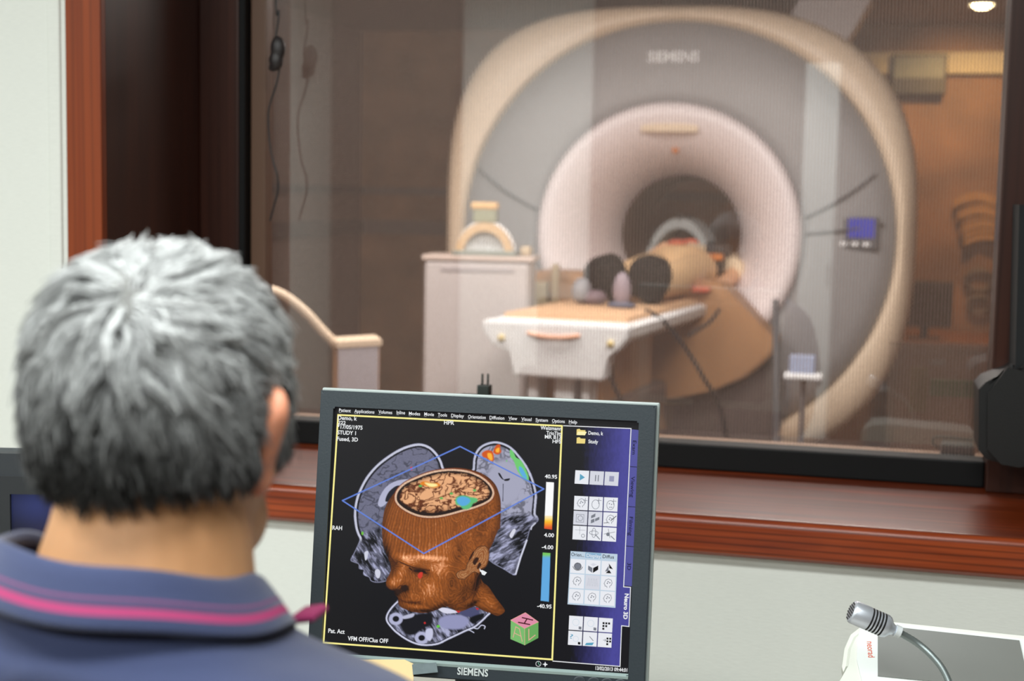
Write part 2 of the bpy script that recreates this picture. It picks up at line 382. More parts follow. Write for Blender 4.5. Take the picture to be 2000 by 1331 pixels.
# tan table dock under the bore, darker base; shade put into both colours
dock = [(-.55, -.16), (.20, -.17), (.30, -.20), (.545, -.44), (.50, -.51), (.40, -.60), (.26, -.66), (.10, -.70), (-.10, -.72), (-.40, -.72), (-.55, -.5)]
db = prism([(x, z) for x, z in dock], -.40, -.09); bmesh.ops.bevel(db, geom=list(db.edges), offset=.012, segments=2, affect='EDGES')
obj('table_dock', up(db), M['tan'], scn)
pb = prism([(-.62, -.68), (-.30, -.74), (.05, -.70), (.36, -.64), (.52, -.53), (.56, -.66), (.45, -1.24), (-.62, -1.24)], -.30, -.05)
obj('shaded_base', up(pb), M['base_dark'], scn)

# ---- patient table
T = dep(1092, 634, 5.22)
tz = T.z
ax = Vector((T.x-G.x, T.y-G.y)); TL_ = ax.length; t_rz = atan2(ax.x, -ax.y)   # local -y towards the free end
tab = thing('patient_table', 'white patient table running out of the scanner bore with a padded tan top', 'table', (T.x, T.y, 0), t_rz)
# local frame: y=0 free end, +y to the scanner
tb = bmesh.new()
secp = [(-.275, 0), (-.268, -.035), (-.20, -.075), (.20, -.075), (.268, -.035), (.275, 0), (.25, .012), (-.25, .012)]
prism([(x, tz+z) for x, z in secp], .02, TL_+.65, tb)
obj('table_top', tb, M['white'], tab)
mt = bmesh.new(); prism([(-.24, tz+.012), (.24, tz+.012), (.235, tz+.03), (.10, tz+.036), (-.10, tz+.036), (-.235, tz+.03)], .06, TL_+.6, mt)
obj('pad', mt, mat('tan_pad', (206, 168, 132), .7), tab)
cp = bmesh.new()
prism([(-.282, tz+.008), (-.272, tz-.04), (-.235, tz-.085), (-.16, tz-.095), (-.155, tz-.19), (.19, tz-.19), (.20, tz-.095), (.235, tz-.085), (.272, tz-.04), (.282, tz+.008)], -.06, .03, cp)
bmesh.ops.bevel(cp, geom=[e for e in cp.edges], offset=.008, segments=2, affect='EDGES')
obj('end_cap', cp, M['white'], tab)
hd = bmesh.new(); tube(smooth_path([(-.10, -.058, tz-.032), (-.04, -.072, tz-.04), (.04, -.072, tz-.04), (.10, -.058, tz-.032)], 5), .008, hd, 8)
obj('pull_handle', hd, mat('salmon_plastic', (214, 160, 130), .5), tab, True)
for sx in (-.20, .215):
    kn = lathe([(-.075, .001), (-.075, .011), (-.06, .014)], 16); 
    for v in kn.verts: v.co += Vector((sx, 0, tz-.055))
    obj('knob', kn, mat('yellow_knob', (196, 176, 120), .5), tab, True)
for x0, x1, nm in ((-.125, -.085, 'column'), (-.02, .055, 'column'), (.085, .115, 'column')):
    cb = bx(x0, x1, .02, .12, tz-.36, tz-.185, bev=.006); obj(nm, cb, M['white'], tab)
obj('lift_base', bx(-.17, .17, .10, .95, .02, tz-.30, bev=.02), M['base_dark'], tab)
obj('lift_column', bx(-.12, .13, .12, .85, tz-.34, tz-.07, bev=.02), M['tan'], tab)
obj('foot_plate', bx(-.26, .26, -.02, 1.3, 0, .05, bev=.012), M['base_dark'], tab)
# ---- patient: feet towards us, head in the bore
pat = bpy.data.objects.new('person', None); COL.objects.link(pat)
pz = tz+.036; P0 = 1.0*TL_
def tl(x, y, z):  # table frame -> world
    c, s = cos(t_rz), sin(t_rz); return (T.x + c*x - s*y, T.y + s*x + c*y, z)
pat = thing('person', 'person lying on the scanner table, black shoes towards the window, head in the bore', 'person', tl(.055, .66, pz), t_rz)
def remesh_obj(name, bm, m_, parent, vox=.012, sm_=6, fac=.5):
    o = obj(name, bm, m_, parent, True); r = o.modifiers.new('r', 'REMESH'); r.mode = 'VOXEL'; r.voxel_size = vox; r.use_smooth_shade = True
    s = o.modifiers.new('s', 'SMOOTH'); s.factor = fac; s.iterations = sm_; return o
def blob(bm, c, s, n=16, rot=None):
    r = bmesh.ops.create_uvsphere(bm, u_segments=n, v_segments=n//2+2, radius=1)
    for v in r['verts']:
        p = Vector((v.co.x*s[0], v.co.y*s[1], v.co.z*s[2])); v.co = (rot @ p if rot else p) + Vector(c)
    return bm
M['skin'] = mat('skin', (222, 172, 134), .5, noise=.06, nscale=12)
M['skin_warm'] = mat('warm_skin', (206, 98, 70), .5)
body = bmesh.new()   # y: 0 feet -> +y head, z: 0 on the pad
for s in (-1, 1):
    tube([(s*.085, .10, .06), (s*.09, .45, .075), (s*.095, .85, .09)], [.042, .062, .078], body, 12)
    if s < 0: tube(smooth_path([(s*.17, 1.32, .10), (s*.215, 1.12, .075), (s*.19, .98, .12), (s*.06, .93, .215)], 4), [.052, .052, .05, .05, .046, .043, .04, .038, .036, .034, .032, .03, .028], body, 10)
    else: tube(smooth_path([(s*.17, 1.32, .10), (s*.215, 1.10, .085), (s*.215, .88, .05), (s*.205, .62, .04)], 4), [.052, .052, .05, .05, .046, .043, .04, .038, .036, .034, .032, .03, .028], body, 10)
blob(body, (0, .92, .10), (.155, .16, .10)); blob(body, (0, 1.15, .105), (.15, .22, .10)); blob(body, (0, 1.32, .105), (.18, .12, .09))
tube([(0, 1.38, .09), (0, 1.52, .09)], [.055, .052], body, 12); blob(body, (0, 1.60, .105), (.073, .115, .095)); blob(body, (0, 1.585, .205), (.012, .02, .014)); blob(body, (-.028, 1.625, .185), (.012,.01,.008)); blob(body, (.028, 1.625, .185), (.012,.01,.008))
remesh_obj('body', body, M['skin'], pat)
for s in (-1, 1):      # one hand on the belly, one on the table edge
    hb = bmesh.new(); hx, hy, hz = (-.02, .93, .225) if s < 0 else (.20, .56, .035)
    fd = Vector((1, -.1, .12)).normalized() if s < 0 else Vector((0, -1, .05)).normalized(); fw = Vector((0, 1, 0)) if s < 0 else Vector((1, 0, 0)); h0 = Vector((hx, hy, hz))
    blob(hb, h0, (.046, .040, .017) if s < 0 else (.040, .046, .017))
    for k in range(4):
        L_ = (.062, .07, .066, .052)[k]; p0 = h0+fw*((k-1.5)*.019)+fd*.034; p1 = p0+fd*L_*.45+Vector((0, 0, .006)); p2 = p1+fd*L_*.35-Vector((0, 0, .005)); tube([p0, p1, p2, p2+fd*L_*.2-Vector((0, 0, .009))], [.0095, .009, .008, .0065], hb, 8)
    t0 = h0-fw*.036; tube([t0, t0+fd*.02-fw*.014, t0+fd*.042-fw*.016], [.011, .0105, .008], hb, 8)
    remesh_obj('hand', hb, M['skin_warm'], pat, .004, 3)
tr = bmesh.new()
for s in (-1, 1): tube([(s*.088, .14, .075), (s*.095, .45, .088), (s*.095, .88, .10)], [.062, .078, .092], tr, 14)
blob(tr, (0, .90, .11), (.175, .14, .112)); remesh_obj('trousers', tr, mat('beige_trousers', (214, 178, 134), .85), pat)
sh = bmesh.new(); blob(sh, (0, 1.12, .115), (.168, .24, .112)); blob(sh, (0, 1.30, .11), (.20, .13, .10))
for s in (-1, 1): tube(smooth_path([(s*.17, 1.32, .11), (s*.22, 1.14, .085), (s*.205, 1.03, .105)], 4), .066, sh, 12)
remesh_obj('shirt', sh, mat('cream_shirt', (228, 206, 176), .85), pat)
for s in (-1, 1):     # splayed shoes, soles facing the window
    so = bmesh.new(); rot = Matrix.Rotation(radians(s*17), 3, 'Y')
    pts = [((0, .03, -.045), .066), ((0, .0, -.01), .080), ((0, -.01, .035), .094), ((0, -.012, .08), .092), ((0, .0, .115), .072), ((0, .03, .135), .04)]
    rings = []
    for (c, r) in pts:
        rings.append([Vector((r*cos(2*pi*k/16), c[1]+.055*sin(2*pi*k/16), c[2])) for k in range(16)])
    loft([[rot @ p + Vector((s*.078, .04, .062)) for p in rg] for rg in rings], so)
    remesh_obj('shoe', so, mat('black_shoe', (9, 8, 9), .8, spec=.2), pat, .008, 4)
    sk = bmesh.new(); tube([rot @ Vector((0, .05, -.01)) + Vector((s*.075, .05, .05)), Vector((s*.085, .16, .072))], [.05, .05], sk, 12)
    obj('sock', sk, mat('grey_sock', (118, 112, 116), .9), pat, True)
hr = bmesh.new(); blob(hr, (0, 1.655, .105), (.082, .085, .10)); obj('hair', hr, mat('dark_hair', (40, 30, 26), .8), pat, True)
bl = bmesh.new(); loft([[(.045*cos(t)*w_, -.03+.01*i, .02+.14*i/4+.0*t) for t in np.linspace(0, 2*pi, 12, endpoint=False)] for i, w_ in enumerate((.5, .8, .9, .8, .4))], bl)
q = dep(1136, 590, 5.75); gp = thing('positioning_cushion', 'small grey cushion on the table left of the black shoes', 'cushion', (q.x, q.y, pz-.002), t_rz)
gb = bmesh.new(); blob(gb, (0, 0, .055), (.04, .05, .055)); obj('pad', gb, mat('grey_vinyl', (120, 118, 124), .6), gp, True); gb = bmesh.new(); blob(gb, (.055, 0, .03), (.05, .05, .032)); obj('wedge', gb, mat('mauve_vinyl', (104, 88, 96), .6), gp, True)
q = dep(1214, 590, 5.60); gp = thing('positioning_cushion', 'upright grey piece standing in for the sole highlight on the black shoes', 'cushion', (q.x, q.y, pz-.002), t_rz)  # grey shape put in for the highlight on the shoe soles
gb = bmesh.new(); blob(gb, (.0, 0, .07), (.036, .03, .072)); obj('pad', gb, mat('sole_highlight_grey', (136, 124, 134), .6), gp, True); gb = bmesh.new(); blob(gb, (0, 0, .012), (.06, .04, .014)); obj('base', gb, mat('slate_vinyl', (84, 88, 106), .6), gp, True)
# head coil over the patient's head
hq = dep(1325, 500, 6.82); hc = thing('head_coil', 'grey arched head coil over the patient inside the bore', 'coil', (hq.x, hq.y, pz-.006), t_rz)
def arch(r0, r1, y0, y1, a0=-20, a1=200, n=28, sz=1.0, bm=None):
    bm = bm or bmesh.new(); R = []
    for k in range(n+1):
        t = radians(a0+(a1-a0)*k/n); c, s = cos(t), sin(t)*sz
        R.append([(r0*c, y0, r0*s), (r1*c, y0, r1*s), (r1*c, y1, r1*s), (r0*c, y1, r0*s)])
    return loft(R, bm)
cb = arch(.160, .186, 0, .22, 0, 180, sz=1.85); obj('shell', cb, M['coil_grey'], hc, 'auto')
for a in (40, 90, 140):
    t = radians(a); obj('strut', tube([(.188*cos(t), -.01, .348*sin(t)), (.188*cos(t), .23, .348*sin(t))], .012, n=8), M['dark'], hc, True)
obj('connector', bx(.11, .20, -.10, .02, .03, .13, bev=.012), M['dark'], hc)
obj('cuff', bx(.12, .19, -.14, -.09, .02, .06, bev=.01), M['amber'], hc)
ar = thing('body_coil', 'small black coil box with orange trim beside the patient near the bore', 'coil', dep(1402, 536, 6.75), t_rz)
bmx = bmesh.new(); box(bmx, (0, 0, .07), (.085, .2, .15), None, .02); obj('shell', bmx, M['dark'], ar); obj('trim', bx(-.045, .045, -.11, -.10, .07, .10, bev=.004), M['amber'], ar)
# cables from the table
cbl = obj('cable', tube(smooth_path([tuple(dep(1262, 606, 5.5)), tuple(dep(1300, 632, 5.55)), tuple(dep(1345, 690, 5.6)), tuple(dep(1375, 740, 5.6)), tuple(dep(1408, 800, 5.65)), tuple(dep(1425, 900, 5.7))], 6), .0085, n=8), M['dark'])
tag(cbl, 'dark cable hanging from the side of the patient table to the floor', 'cable')
cbl = obj('cable', tube(smooth_path([tuple(dep(1345, 655, 5.7)), tuple(dep(1385, 630, 5.9)), tuple(dep(1405, 605, 6.1))], 6), .008, n=8), M['dark'])
tag(cbl, 'short dark cable rising from the table edge towards the bore', 'cable')
cbl = obj('cable', tube(smooth_path([tuple(dep(1192, 705, 5.35)), tuple(dep(1196, 745, 5.35)), tuple(dep(1215, 790, 5.35)), tuple(dep(1235, 860, 5.35))], 6), .008, n=8), M['dark'])
tag(cbl, 'thin dark cable dangling just right of the table end cap', 'cable')

# ---- white cabinet left of the table, coil and boxes on it
cc = dep(925, 500, 5.85); ctz = cc.z
cab = thing('storage_cabinet', 'white equipment cabinet standing left of the patient table', 'cabinet', (cc.x, cc.y+.2, 0), radians(8))
obj('carcass', bx(-.23, .205, -.20, .06, 0, ctz-.02, bev=.008), mat('white_laminate', (176, 168, 166), .5), cab)
obj('top', bx(-.24, .22, -.215, .07, ctz-.02, ctz, bev=.005), mat('cabinet_top', (196, 178, 168), .5), cab)
dd = obj('door', bx(-.22, .195, -.212, -.20, .08, ctz-.03, bev=.004), mat('pale_laminate', (182, 175, 174), .45), cab)
obj('vent_strip', bx(-.16, .14, -.217, -.210, ctz-.062, ctz-.047, bev=.001), mat('grey_strip', (165, 158, 160), .5), dd)
cab2 = thing('storage_cabinet', 'narrow beige cabinet between white cabinet and scanner', 'cabinet', (*dep(1066, 600, 6.25).to_2d(), 0), radians(8))
c2z = dep(1066, 592, 6.25).z
obj('carcass', bx(-.085, .085, -.03, .20, 0, c2z-.012, bev=.006), mat('beige_laminate', (176, 162, 140), .55), cab2); obj('top', bx(-.09, .09, -.035, .205, c2z-.012, c2z, bev=.003), mat('beige_top', (190, 176, 150), .55), cab2)
kc = thing('head_coil', 'round open white and tan head coil standing on the white cabinet', 'coil', (*dep(948, 495, 5.90).to_2d(), ctz), radians(8))
k1 = arch(.088, .118, -.05, .10, 0, 180, sz=1.15); obj('rim', k1, mat('tan_rim', (196, 164, 124), .5), kc, 'auto')
k2 = arch(.10, .125, -.0, .03, 0, 180, sz=1.15); obj('ring', k2, M['white'], kc, 'auto')
obj('base', bx(-.13, .13, -.06, .10, 0, .022, bev=.006), mat('green_grey_base', (128, 134, 126), .5), kc)
obj('back_plate', up(prism([(.10*cos(t), .11*sin(t)) for t in np.linspace(0, pi, 20)], .0, .012), .01), M['white'], kc)
b2 = thing('coil_adapter', 'small tan topped connector block on the round head coil', 'connector', (kc.location.x-.01, kc.location.y+.02, ctz+.134), radians(8))
obj('body', bx(-.045, .05, -.03, .05, .002, .055, bev=.005), mat('grey_green_block', (134, 136, 112), .5), b2); obj('cap', bx(-.055, .055, -.035, .055, .055, .085, bev=.008), mat('tan_cap', (206, 166, 112), .5), b2)
for (px, py, d, w, h, lab, c) in ((1030, 498, 5.95, .026, .04, 'small beige knob shaped block at the right end of the white cabinet top', (188, 168, 140)),):
    q = dep(px, py, d); o = thing('equipment_block', lab, 'block', (q.x, q.y, ctz)); obj('body', bx(-w, w*.7, -.03, .03, 0, h, bev=.01), mat('beige_block', c, .5), o)
for (px, w, h, lab, c) in ((1052, .05, .085, 'pale beige box standing on the narrow beige cabinet', (170, 156, 128)), (1081, .022, .165, 'tall slim tan box on the narrow beige cabinet', (162, 142, 110))):
    q = dep(px, 592, 6.27); o = thing('cardboard_box', lab, 'box', (q.x, q.y+.03, c2z), radians(8)); obj('carton', bx(-w/2*1.3, w/2*1.3, -.04, .06, 0, h, bev=.003), mat('beige_carton', c, .7), o); obj('lid', bx(-w/2*1.33, w/2*1.33, -.042, .062, h-.02, h+.002, bev=.002), mat('beige_lid', tuple(x+8 for x in c), .7), o)

# ---- tan box with raised white lid at the left
q = aty(692, 660, 4.55); qz = q.z
bxo = thing('phantom_cart', 'tan box cart with white edges and a sloping white push arm', 'cart', (q.x, q.y, 0), radians(28))
obj('carcass', bx(-.06, .08, -.05, .10, .12, qz-.02, bev=.004), M['tan'], bxo)
obj('front_panel', bx(-.062, .075, -.06, -.05, .12, qz-.02, bev=.003), mat('grey_white_panel', (176, 172, 180), .5), bxo)
obj('top_rim', prism([(-.065, qz-.028), (.085, qz-.02), (.085, qz+.0), (-.065, qz-.008)], -.065, .105), M['rim_white'], bxo)
obj('push_arm', tube(smooth_path([(-.055, .0, qz-.03), (-.11, -.01, qz+.025), (-.17, -.02, qz+.09), (-.25, -.03, qz+.15), (-.34, -.04, qz+.175)], 5), .021, n=10, flat=.8), M['rim_white'], bxo, True)
for sx in (-.05, .07):
    for sy in (-.04, .09):
        w = lathe([(-.012, .001), (-.012, .045), (.012, .045), (.012, .001)], 20); 
        for v in w.verts: v.co += Vector((sx, sy, .045))
        ww = obj('caster', w, M['dark'], bxo, 'auto'); obj('fork', bx(sx-.008, sx+.008, sy-.016, sy+.016, .04, .13, bev=.002), M['coil_grey'], ww)

# ---- back wall: duct, framed panel, dark monitor, counter, lamps
def bw(px, py, y=SY1): return aty(px, py, y)
a, b = bw(1700, 103), bw(1962, 147)
du = thing('wall_duct', 'pale horizontal cable duct along the back wall', 'duct', ((a.x+b.x)/2-.6, SY1-.04, (a.z+b.z)/2-.0))
obj('channel', bx(-1.4, b.x-((a.x+b.x)/2-.6), -.03, .038, b.z-(a.z+b.z)/2+.004, a.z-(a.z+b.z)/2-.004, bev=.004), mat('pale_duct', (184, 174, 150), .6), du)
a, b = bw(1743, 106, SY1-.12), bw(1847, 184, SY1-.12)
pn = thing('wall_monitor', 'small dark framed panel mounted over the pale duct', 'panel', ((a.x+b.x)/2, SY1-.10, (a.z+b.z)/2)); w, h = (b.x-a.x)/2, (a.z-b.z)/2
obj('casing', bx(-w, w, -.02, .03, -h, h, bev=.006), M['dark'], pn); obj('face', bx(-w+.014, w-.014, -.026, -.018, -h*.2, h-.014), mat('grey_blue_face', (110, 116, 112), .5), pn)
a, b = bw(1757, 548, 8.3), bw(1858, 640, 8.3)
mo = thing('computer_monitor', 'dark switched-off screen standing on the back counter', 'monitor', ((a.x+b.x)/2, 8.3, b.z)); w, h = (b.x-a.x)/2, a.z-b.z
scr = obj('casing', bx(-w, w, -.02, .02, 0, h, bev=.006), M['dark'], mo); obj('screen', bx(-w+.015, w-.015, -.023, -.019, .015, h-.015), mat('dark_screen', (62, 46, 36), .25), scr)
obj('stand', bx(-.09, .09, -.05, .07, -.07, -.058, bev=.004), M['dark'], mo); obj('neck', bx(-.02, .02, .0, .03, -.06, .03), M['dark'], mo)
cz_ = b.z-.07
ct = thing('counter', 'brown wooden counter along the back wall', 'counter', (1.0, 8.45, 0))
obj('worktop', bx(-.9, .85, -.32, .42, cz_-.04, cz_, bev=.005), mat('brown_worktop', (120, 72, 40), .4, noise=.1), ct)
for i in range(4): 
    c_ = obj('door', bx(-.88+i*.43, -.47+i*.43, -.29, -.27, .1, cz_-.05, bev=.004), mat('brown_front', (112, 66, 38), .5), ct)
    obj('handle', bx(-.70+i*.43, -.62+i*.43, -.305, -.29, cz_-.12, cz_-.105, bev=.003), M['coil_grey'], c_)
obj('carcass', bx(-.89, .84, -.27, .42, .0, cz_-.04), mat('brown_carcass', (96, 58, 34), .6), ct)
for (px, py, r, lab) in ((1912, 548, .075, 'upper dark cable loop hanging on the back wall'), (1912, 596, .06, 'lower dark cable loop hanging on the back wall')):
    q = bw(px, py, SY1-.03); lp = obj('cable_loop', tube([(q.x+r*cos(t), q.y, q.z+r*.8*sin(t)) for t in np.linspace(.3, 2*pi+.1, 30)], .013, n=8), M['base_dark']); tag(lp, lab, 'cable', 'cable loops on the back wall')
q = bw(1907, 400, SY1-.06)
pc = thing('folded_papers', 'pale crumpled paper sheets pinned to the brown back wall', 'paper', q)
for k in range(4):
    pbm = bmesh.new(); n = 8
    g_ = [[pbm.verts.new((-.13+.26*i/n+.02*k, .012*sin(i*1.7+k)+.01*cos(j*2+k), -.04+.07*j/4-.07*k+.045*sin(i/n*3))) for j in range(5)] for i in range(n+1)]
    for i in range(n):
        for j in range(4): pbm.faces.new((g_[i][j], g_[i+1][j], g_[i+1][j+1], g_[i][j+1]))
    po = obj('sheet', pbm, mat('kraft_paper', (150, 112, 74), .8), pc, True); sd = po.modifiers.new('s', 'SOLIDIFY'); sd.thickness = .003
# ceiling box (light grey, tilted) and the recessed lamp
cq = dep(1626, 25, 7.55)
hb_ = thing('ceiling_projector', 'light grey boxy unit hung tilted from the ceiling above the scanner', 'projector', cq)
obj('casing', box(bmesh.new(), (0, 0, .02), (.33, .30, .27), Matrix.Rotation(radians(28), 3, 'Y'), .012), mat('light_grey_case', (214, 204, 204), .55), hb_)
obj('drop_rod', bx(-.02, .02, -.02, .02, .1, 2.5-cq.z), M['coil_grey'], hb_)
lq = atz(1918, 10, 2.49)
dl = thing('downlight', 'glowing round recessed ceiling lamp in the far right corner', 'lamp', (lq.x, lq.y, 2.5))
rm = lathe([(-.006, .075), (-.012, .07), (-.006, .058), (0, .058)], 28, axis='z'); obj('trim_ring', rm, M['white'], dl, True)
bb = lathe([(-.03, .001), (-.028, .03), (-.012, .05), (-.004, .056)], 24, axis='z'); obj('bulb', bb, mat('warm_lamp', (1, .72, .38), emit=26), dl, True)
sp = bpy.data.lights.new('downlight_beam', 'SPOT'); sp.energy = 120; sp.color = (1, .58, .22); sp.spot_size = radians(115); sp.spot_blend = .8; sp.shadow_soft_size = .05
so = bpy.data.objects.new('downlight_beam', sp); so.rotation_euler = (radians(38), 0, 0); so.location = (lq.x, lq.y, 2.455); COL.objects.link(so)

for zr, hh_ in ((1.475, .05), (1.24, .09)):
    struct(obj('trim_2', bx(SX0, SX0+.03, 3.1, SY1, zr-hh_/2, zr+hh_/2, bev=.006), M['base_dark'])); struct(obj('trim_3', bx(SX0+.03, -.9, SY1-.03, SY1, zr-hh_/2, zr+hh_/2, bev=.006), M['base_dark']))
# ---- things on the scanner side ledge just behind the mesh
def ledge_pt(px, py, y): return aty(px, py, y)
a, b = aty(1738, 668, 3.12), aty(1930, 868, 3.12); LZ = SZ+.012
tr_ = thing('document_tray', 'clear plastic tray with a green strip on the far window ledge', 'tray', ((a.x+b.x)/2, 3.14, LZ)); w, h = (b.x-a.x)/2, a.z-LZ
clr = bpy.data.materials.new('clear_plastic'); clr.use_nodes = True; nt = clr.node_tree; nt.nodes.clear()
o_ = nt.nodes.new('ShaderNodeOutputMaterial'); t_ = nt.nodes.new('ShaderNodeBsdfTransparent'); gl = nt.nodes.new('ShaderNodeBsdfPrincipled'); mx = nt.nodes.new('ShaderNodeMixShader'); mx.inputs[0].default_value = .10
gl.inputs['Base Color'].default_value = (.5, .42, .36, 1); gl.inputs['Roughness'].default_value = .15
nt.links.new(t_.outputs[0], mx.inputs[1]); nt.links.new(gl.outputs[0], mx.inputs[2]); nt.links.new(mx.outputs[0], o_.inputs[0])
obj('front_wall', prism([(-w, h), (w, h), (w, 0), (-w+.09, 0), (-w+.0, .05)], -.03, -.027), clr, tr_)
obj('back_wall', bx(-w, w, .03, .033, 0, h), clr, tr_); obj('rim', bx(-w, w, -.034, -.028, h-.006, h), clr, tr_)
obj('end_wall', bx(w-.003, w, -.03, .033, 0, h), clr, tr_)
grn = bx(-w+.085, w-.002, -.02, -.014, h*.53, h*.68); obj('green_label', grn, mat('green_card', (66, 88, 44), .7), tr_)
obj('brown_label', bx(-w+.045, -w+.08, -.02, -.014, h*.38, h*.78), mat('olive_card', (104, 84, 40), .7), tr_)
a = aty(1872, 878, 3.0); dk = thing('cable_reel', 'small black box with trailing wire in the far lower corner of the ledge', 'box', (a.x, 3.0, LZ))
obj('body', bx(-.035, .03, -.03, .03, 0, .05, bev=.008), M['dark'], dk); obj('wire', tube(smooth_path([(-.03, 0, .03), (-.05, -.01, .045), (-.045, -.02, .06), (0, -.02, .06), (.03, 0, .055)], 5), .0025, n=6), M['dark'], dk, True)
st = obj('guide_rod', tube([tuple(dep(1515, 585, 5.9)), tuple(dep(1517, 790, 5.9)), tuple(dep(1518, 980, 5.9))], [.013, .017, .02], n=10), M['grey_line']); tag(st, 'dark upright rod standing right of the patient table', 'pole')
q = dep(1570, 700, 5.7); sc2 = thing('glove_dispenser', 'small pale blue and white dispenser below the blue display', 'dispenser', (q.x, q.y, 0))
obj('stand_pole', tube([(0, .03, 0), (0, .03, q.z-.06)], .012, n=8), M['grey_line'], sc2)
obj('tray', bx(-.075, .075, -.03, .06, q.z-.085, q.z-.06, bev=.008), M['white'], sc2); obj('carton', bx(-.055, .045, -.02, .05, q.z-.06, q.z+.01, bev=.004), mat('pale_blue_carton', (150, 160, 186), .5), sc2)
obj('foot', lathe([(0, .001), (0, .14), (.02, .13), (.03, .02)], 24, axis='z'), M['dark'], sc2, True)
# ================================================================== MAIN MONITOR
def euler_m(a, b, c):
    return Matrix.Rotation(a, 3, 'Z') @ Matrix.Rotation(b, 3, 'X') @ Matrix.Rotation(c, 3, 'Y')
MP = Vector((-.456, 1.65, 1.037)); MR = euler_m(radians(6.923), radians(-8.043), radians(.492)); MRi = MR.transposed()
def S(px, py, y=0.0):
    """photo pixel to the monitor's own frame (screen plane y = const)"""
    o = MRi @ (CAM-MP); d = MRi @ ray(px, py); t = (y-o.y)/d.y; p = o + d*t
    return Vector((p.x, y, p.z))
DESK = .598
mon = bpy.data.objects.new('computer_monitor', None); COL.objects.link(mon); m4 = MR.to_4x4(); m4.translation = MP; mon.matrix_world = m4
tag(mon, 'dark grey flat monitor showing a brown rendered head with exposed brain', 'monitor')
M['bezel'] = mat('slate_bezel', (38, 47, 53), .5, bump=.1, nscale=400)
M['silver'] = mat('silver_grey_shell', (150, 160, 158), .4)
M['lip'] = mat('pale_grey_lip', (142, 160, 158), .45)
tlc, trc = S(629, 762), S(1283, 793); sL, sR, sB = S(655, 793), S(1248, 823), S(1229, 1314)
x0, x1, zt = tlc.x, trc.x, (tlc.z+trc.z)/2; sx0, sx1, szt, szb = -.188, .188, .1505, -.1505
zb = S(960, 1330).z-.001
bm = bmesh.new()
def frame4(bm, ox0, ox1, oz0, oz1, ix0, ix1, iz0, iz1, y0, y1, ch=0.0, mi=0):
    o = [(ox0, oz0), (ox1, oz0), (ox1, oz1), (ox0, oz1)]; i = [(ix0, iz0), (ix1, iz0), (ix1, iz1), (ix0, iz1)]
    V = lambda L, y, k=0: [bm.verts.new((p[0], y, p[1])) for p in L]
    a, b, c, d = V(o, y0), V(i, y0), V(i, y1), V(o, y1)
    for k in range(4):
        n = (k+1) % 4
        for q in ((a[k], a[n], b[n], b[k]), (b[k], b[n], c[n], c[k]), (c[k], c[n], d[n], d[k]), (d[k], d[n], a[n], a[k])): f = bm.faces.new(q); f.material_index = mi
    return bm
frame4(bm, x0, x1, zb, zt, sx0, sx1, szb-.004, szt, -.006, .012)
bmesh.ops.bevel(bm, geom=[e for e in bm.edges if all(v.co.y < -.005 for v in e.verts) and max(abs(e.verts[0].co.x), abs(e.verts[1].co.x)) > .19], offset=.0015, segments=2, affect='EDGES')
obj('bezel', bm, M['bezel'], mon)
obj('shell', bx(x0-.001, x1+.0035, .004, .030, zb-.001, zt+.0035, bev=.002), M['silver'], mon)
obj('rear_housing', bx(x0+.04, x1-.04, .030, .075, zb+.03, zt-.03, bev=.012), M['bezel'], mon)
obj('lip', prism([(-.0075, szb-.0035), (-.0065, szb-.0068), (.002, szb-.0068), (.002, szb-.0008)], sx0, sx1, plane='yz'), M['lip'], mon)
o_ = S(893, 1317.5, -.0065); e_ = S(953, 1321.5, -.0065)
place_text('SIEMENS', 'logo', o_ + Vector((0, -.0003, -.0003)), (1, 0, 0), (0, 0, 1), (e_-o_).length, .0085, mat('logo_silver', (196, 204, 204), .4), mon, .02)
for (px, py) in ((1160, 1336), (1186, 1338), (1212, 1340), (1132, 1334)):
    q = S(px, py, -.006); b_ = lathe([(-.0012, .001), (-.0016, .0066), (-.0014, .008), (.004, .0082)], 28)
    for v in b_.verts: v.co += q
    bo = obj('button', b_, M['bezel'], mon, True)
# keep the chin tall enough to carry the round buttons
obj('chin', bx(S(1000, 1330).x, x1-.0005, -.0055, .011, zb-.014, zb+.0005, bev=.001), M['bezel'], mon)
# stand
obj('stand_neck', bx(-.03, .03, .05, .085, -.30, -.02, bev=.006), M['bezel'], mon)
# ---------------------------------------------------------------- the picture on the screen, one vertex colour per pixel
GX0, GY0, GX1, GY1 = 626, 787, 1253, 1320
st_ = .9
XS, YS = np.meshgrid(np.arange(GX0, GX1+.1, st_), np.arange(GY0, GY1+.1, st_))
img = np.zeros(XS.shape+(3,)); img[:] = np.array(srgb((14, 14, 17)))
def A3(pts): return [(640+u/4.158, 780+v/4.158) for u, v in pts]
def A4(pts): return [(640+u/4.167, 1020+v/4.167) for u, v in pts]
def spl(pts, n=6, closed=True):
    P = np.array(pts, float); L = len(P); out = []
    for i in range(L if closed else L-1):
        p = [P[(i+k) % L] if closed else P[min(max(i+k, 0), L-1)] for k in (-1, 0, 1, 2)]
        for k in range(n):
            t = k/n; out.append(.5*(2*p[1]+(p[2]-p[0])*t+(2*p[0]-5*p[1]+4*p[2]-p[3])*t*t+(3*p[1]-p[0]-3*p[2]+p[3])*t**3))
    if not closed: out.append(P[-1])
    return np.array(out)
def bbsl(P, pad=0):
    a = P.min(0)-pad; b = P.max(0)+pad
    return (slice(max(int((a[1]-GY0)/st_), 0), min(int((b[1]-GY0)/st_)+2, XS.shape[0])), slice(max(int((a[0]-GX0)/st_), 0), min(int((b[0]-GX0)/st_)+2, XS.shape[1])))
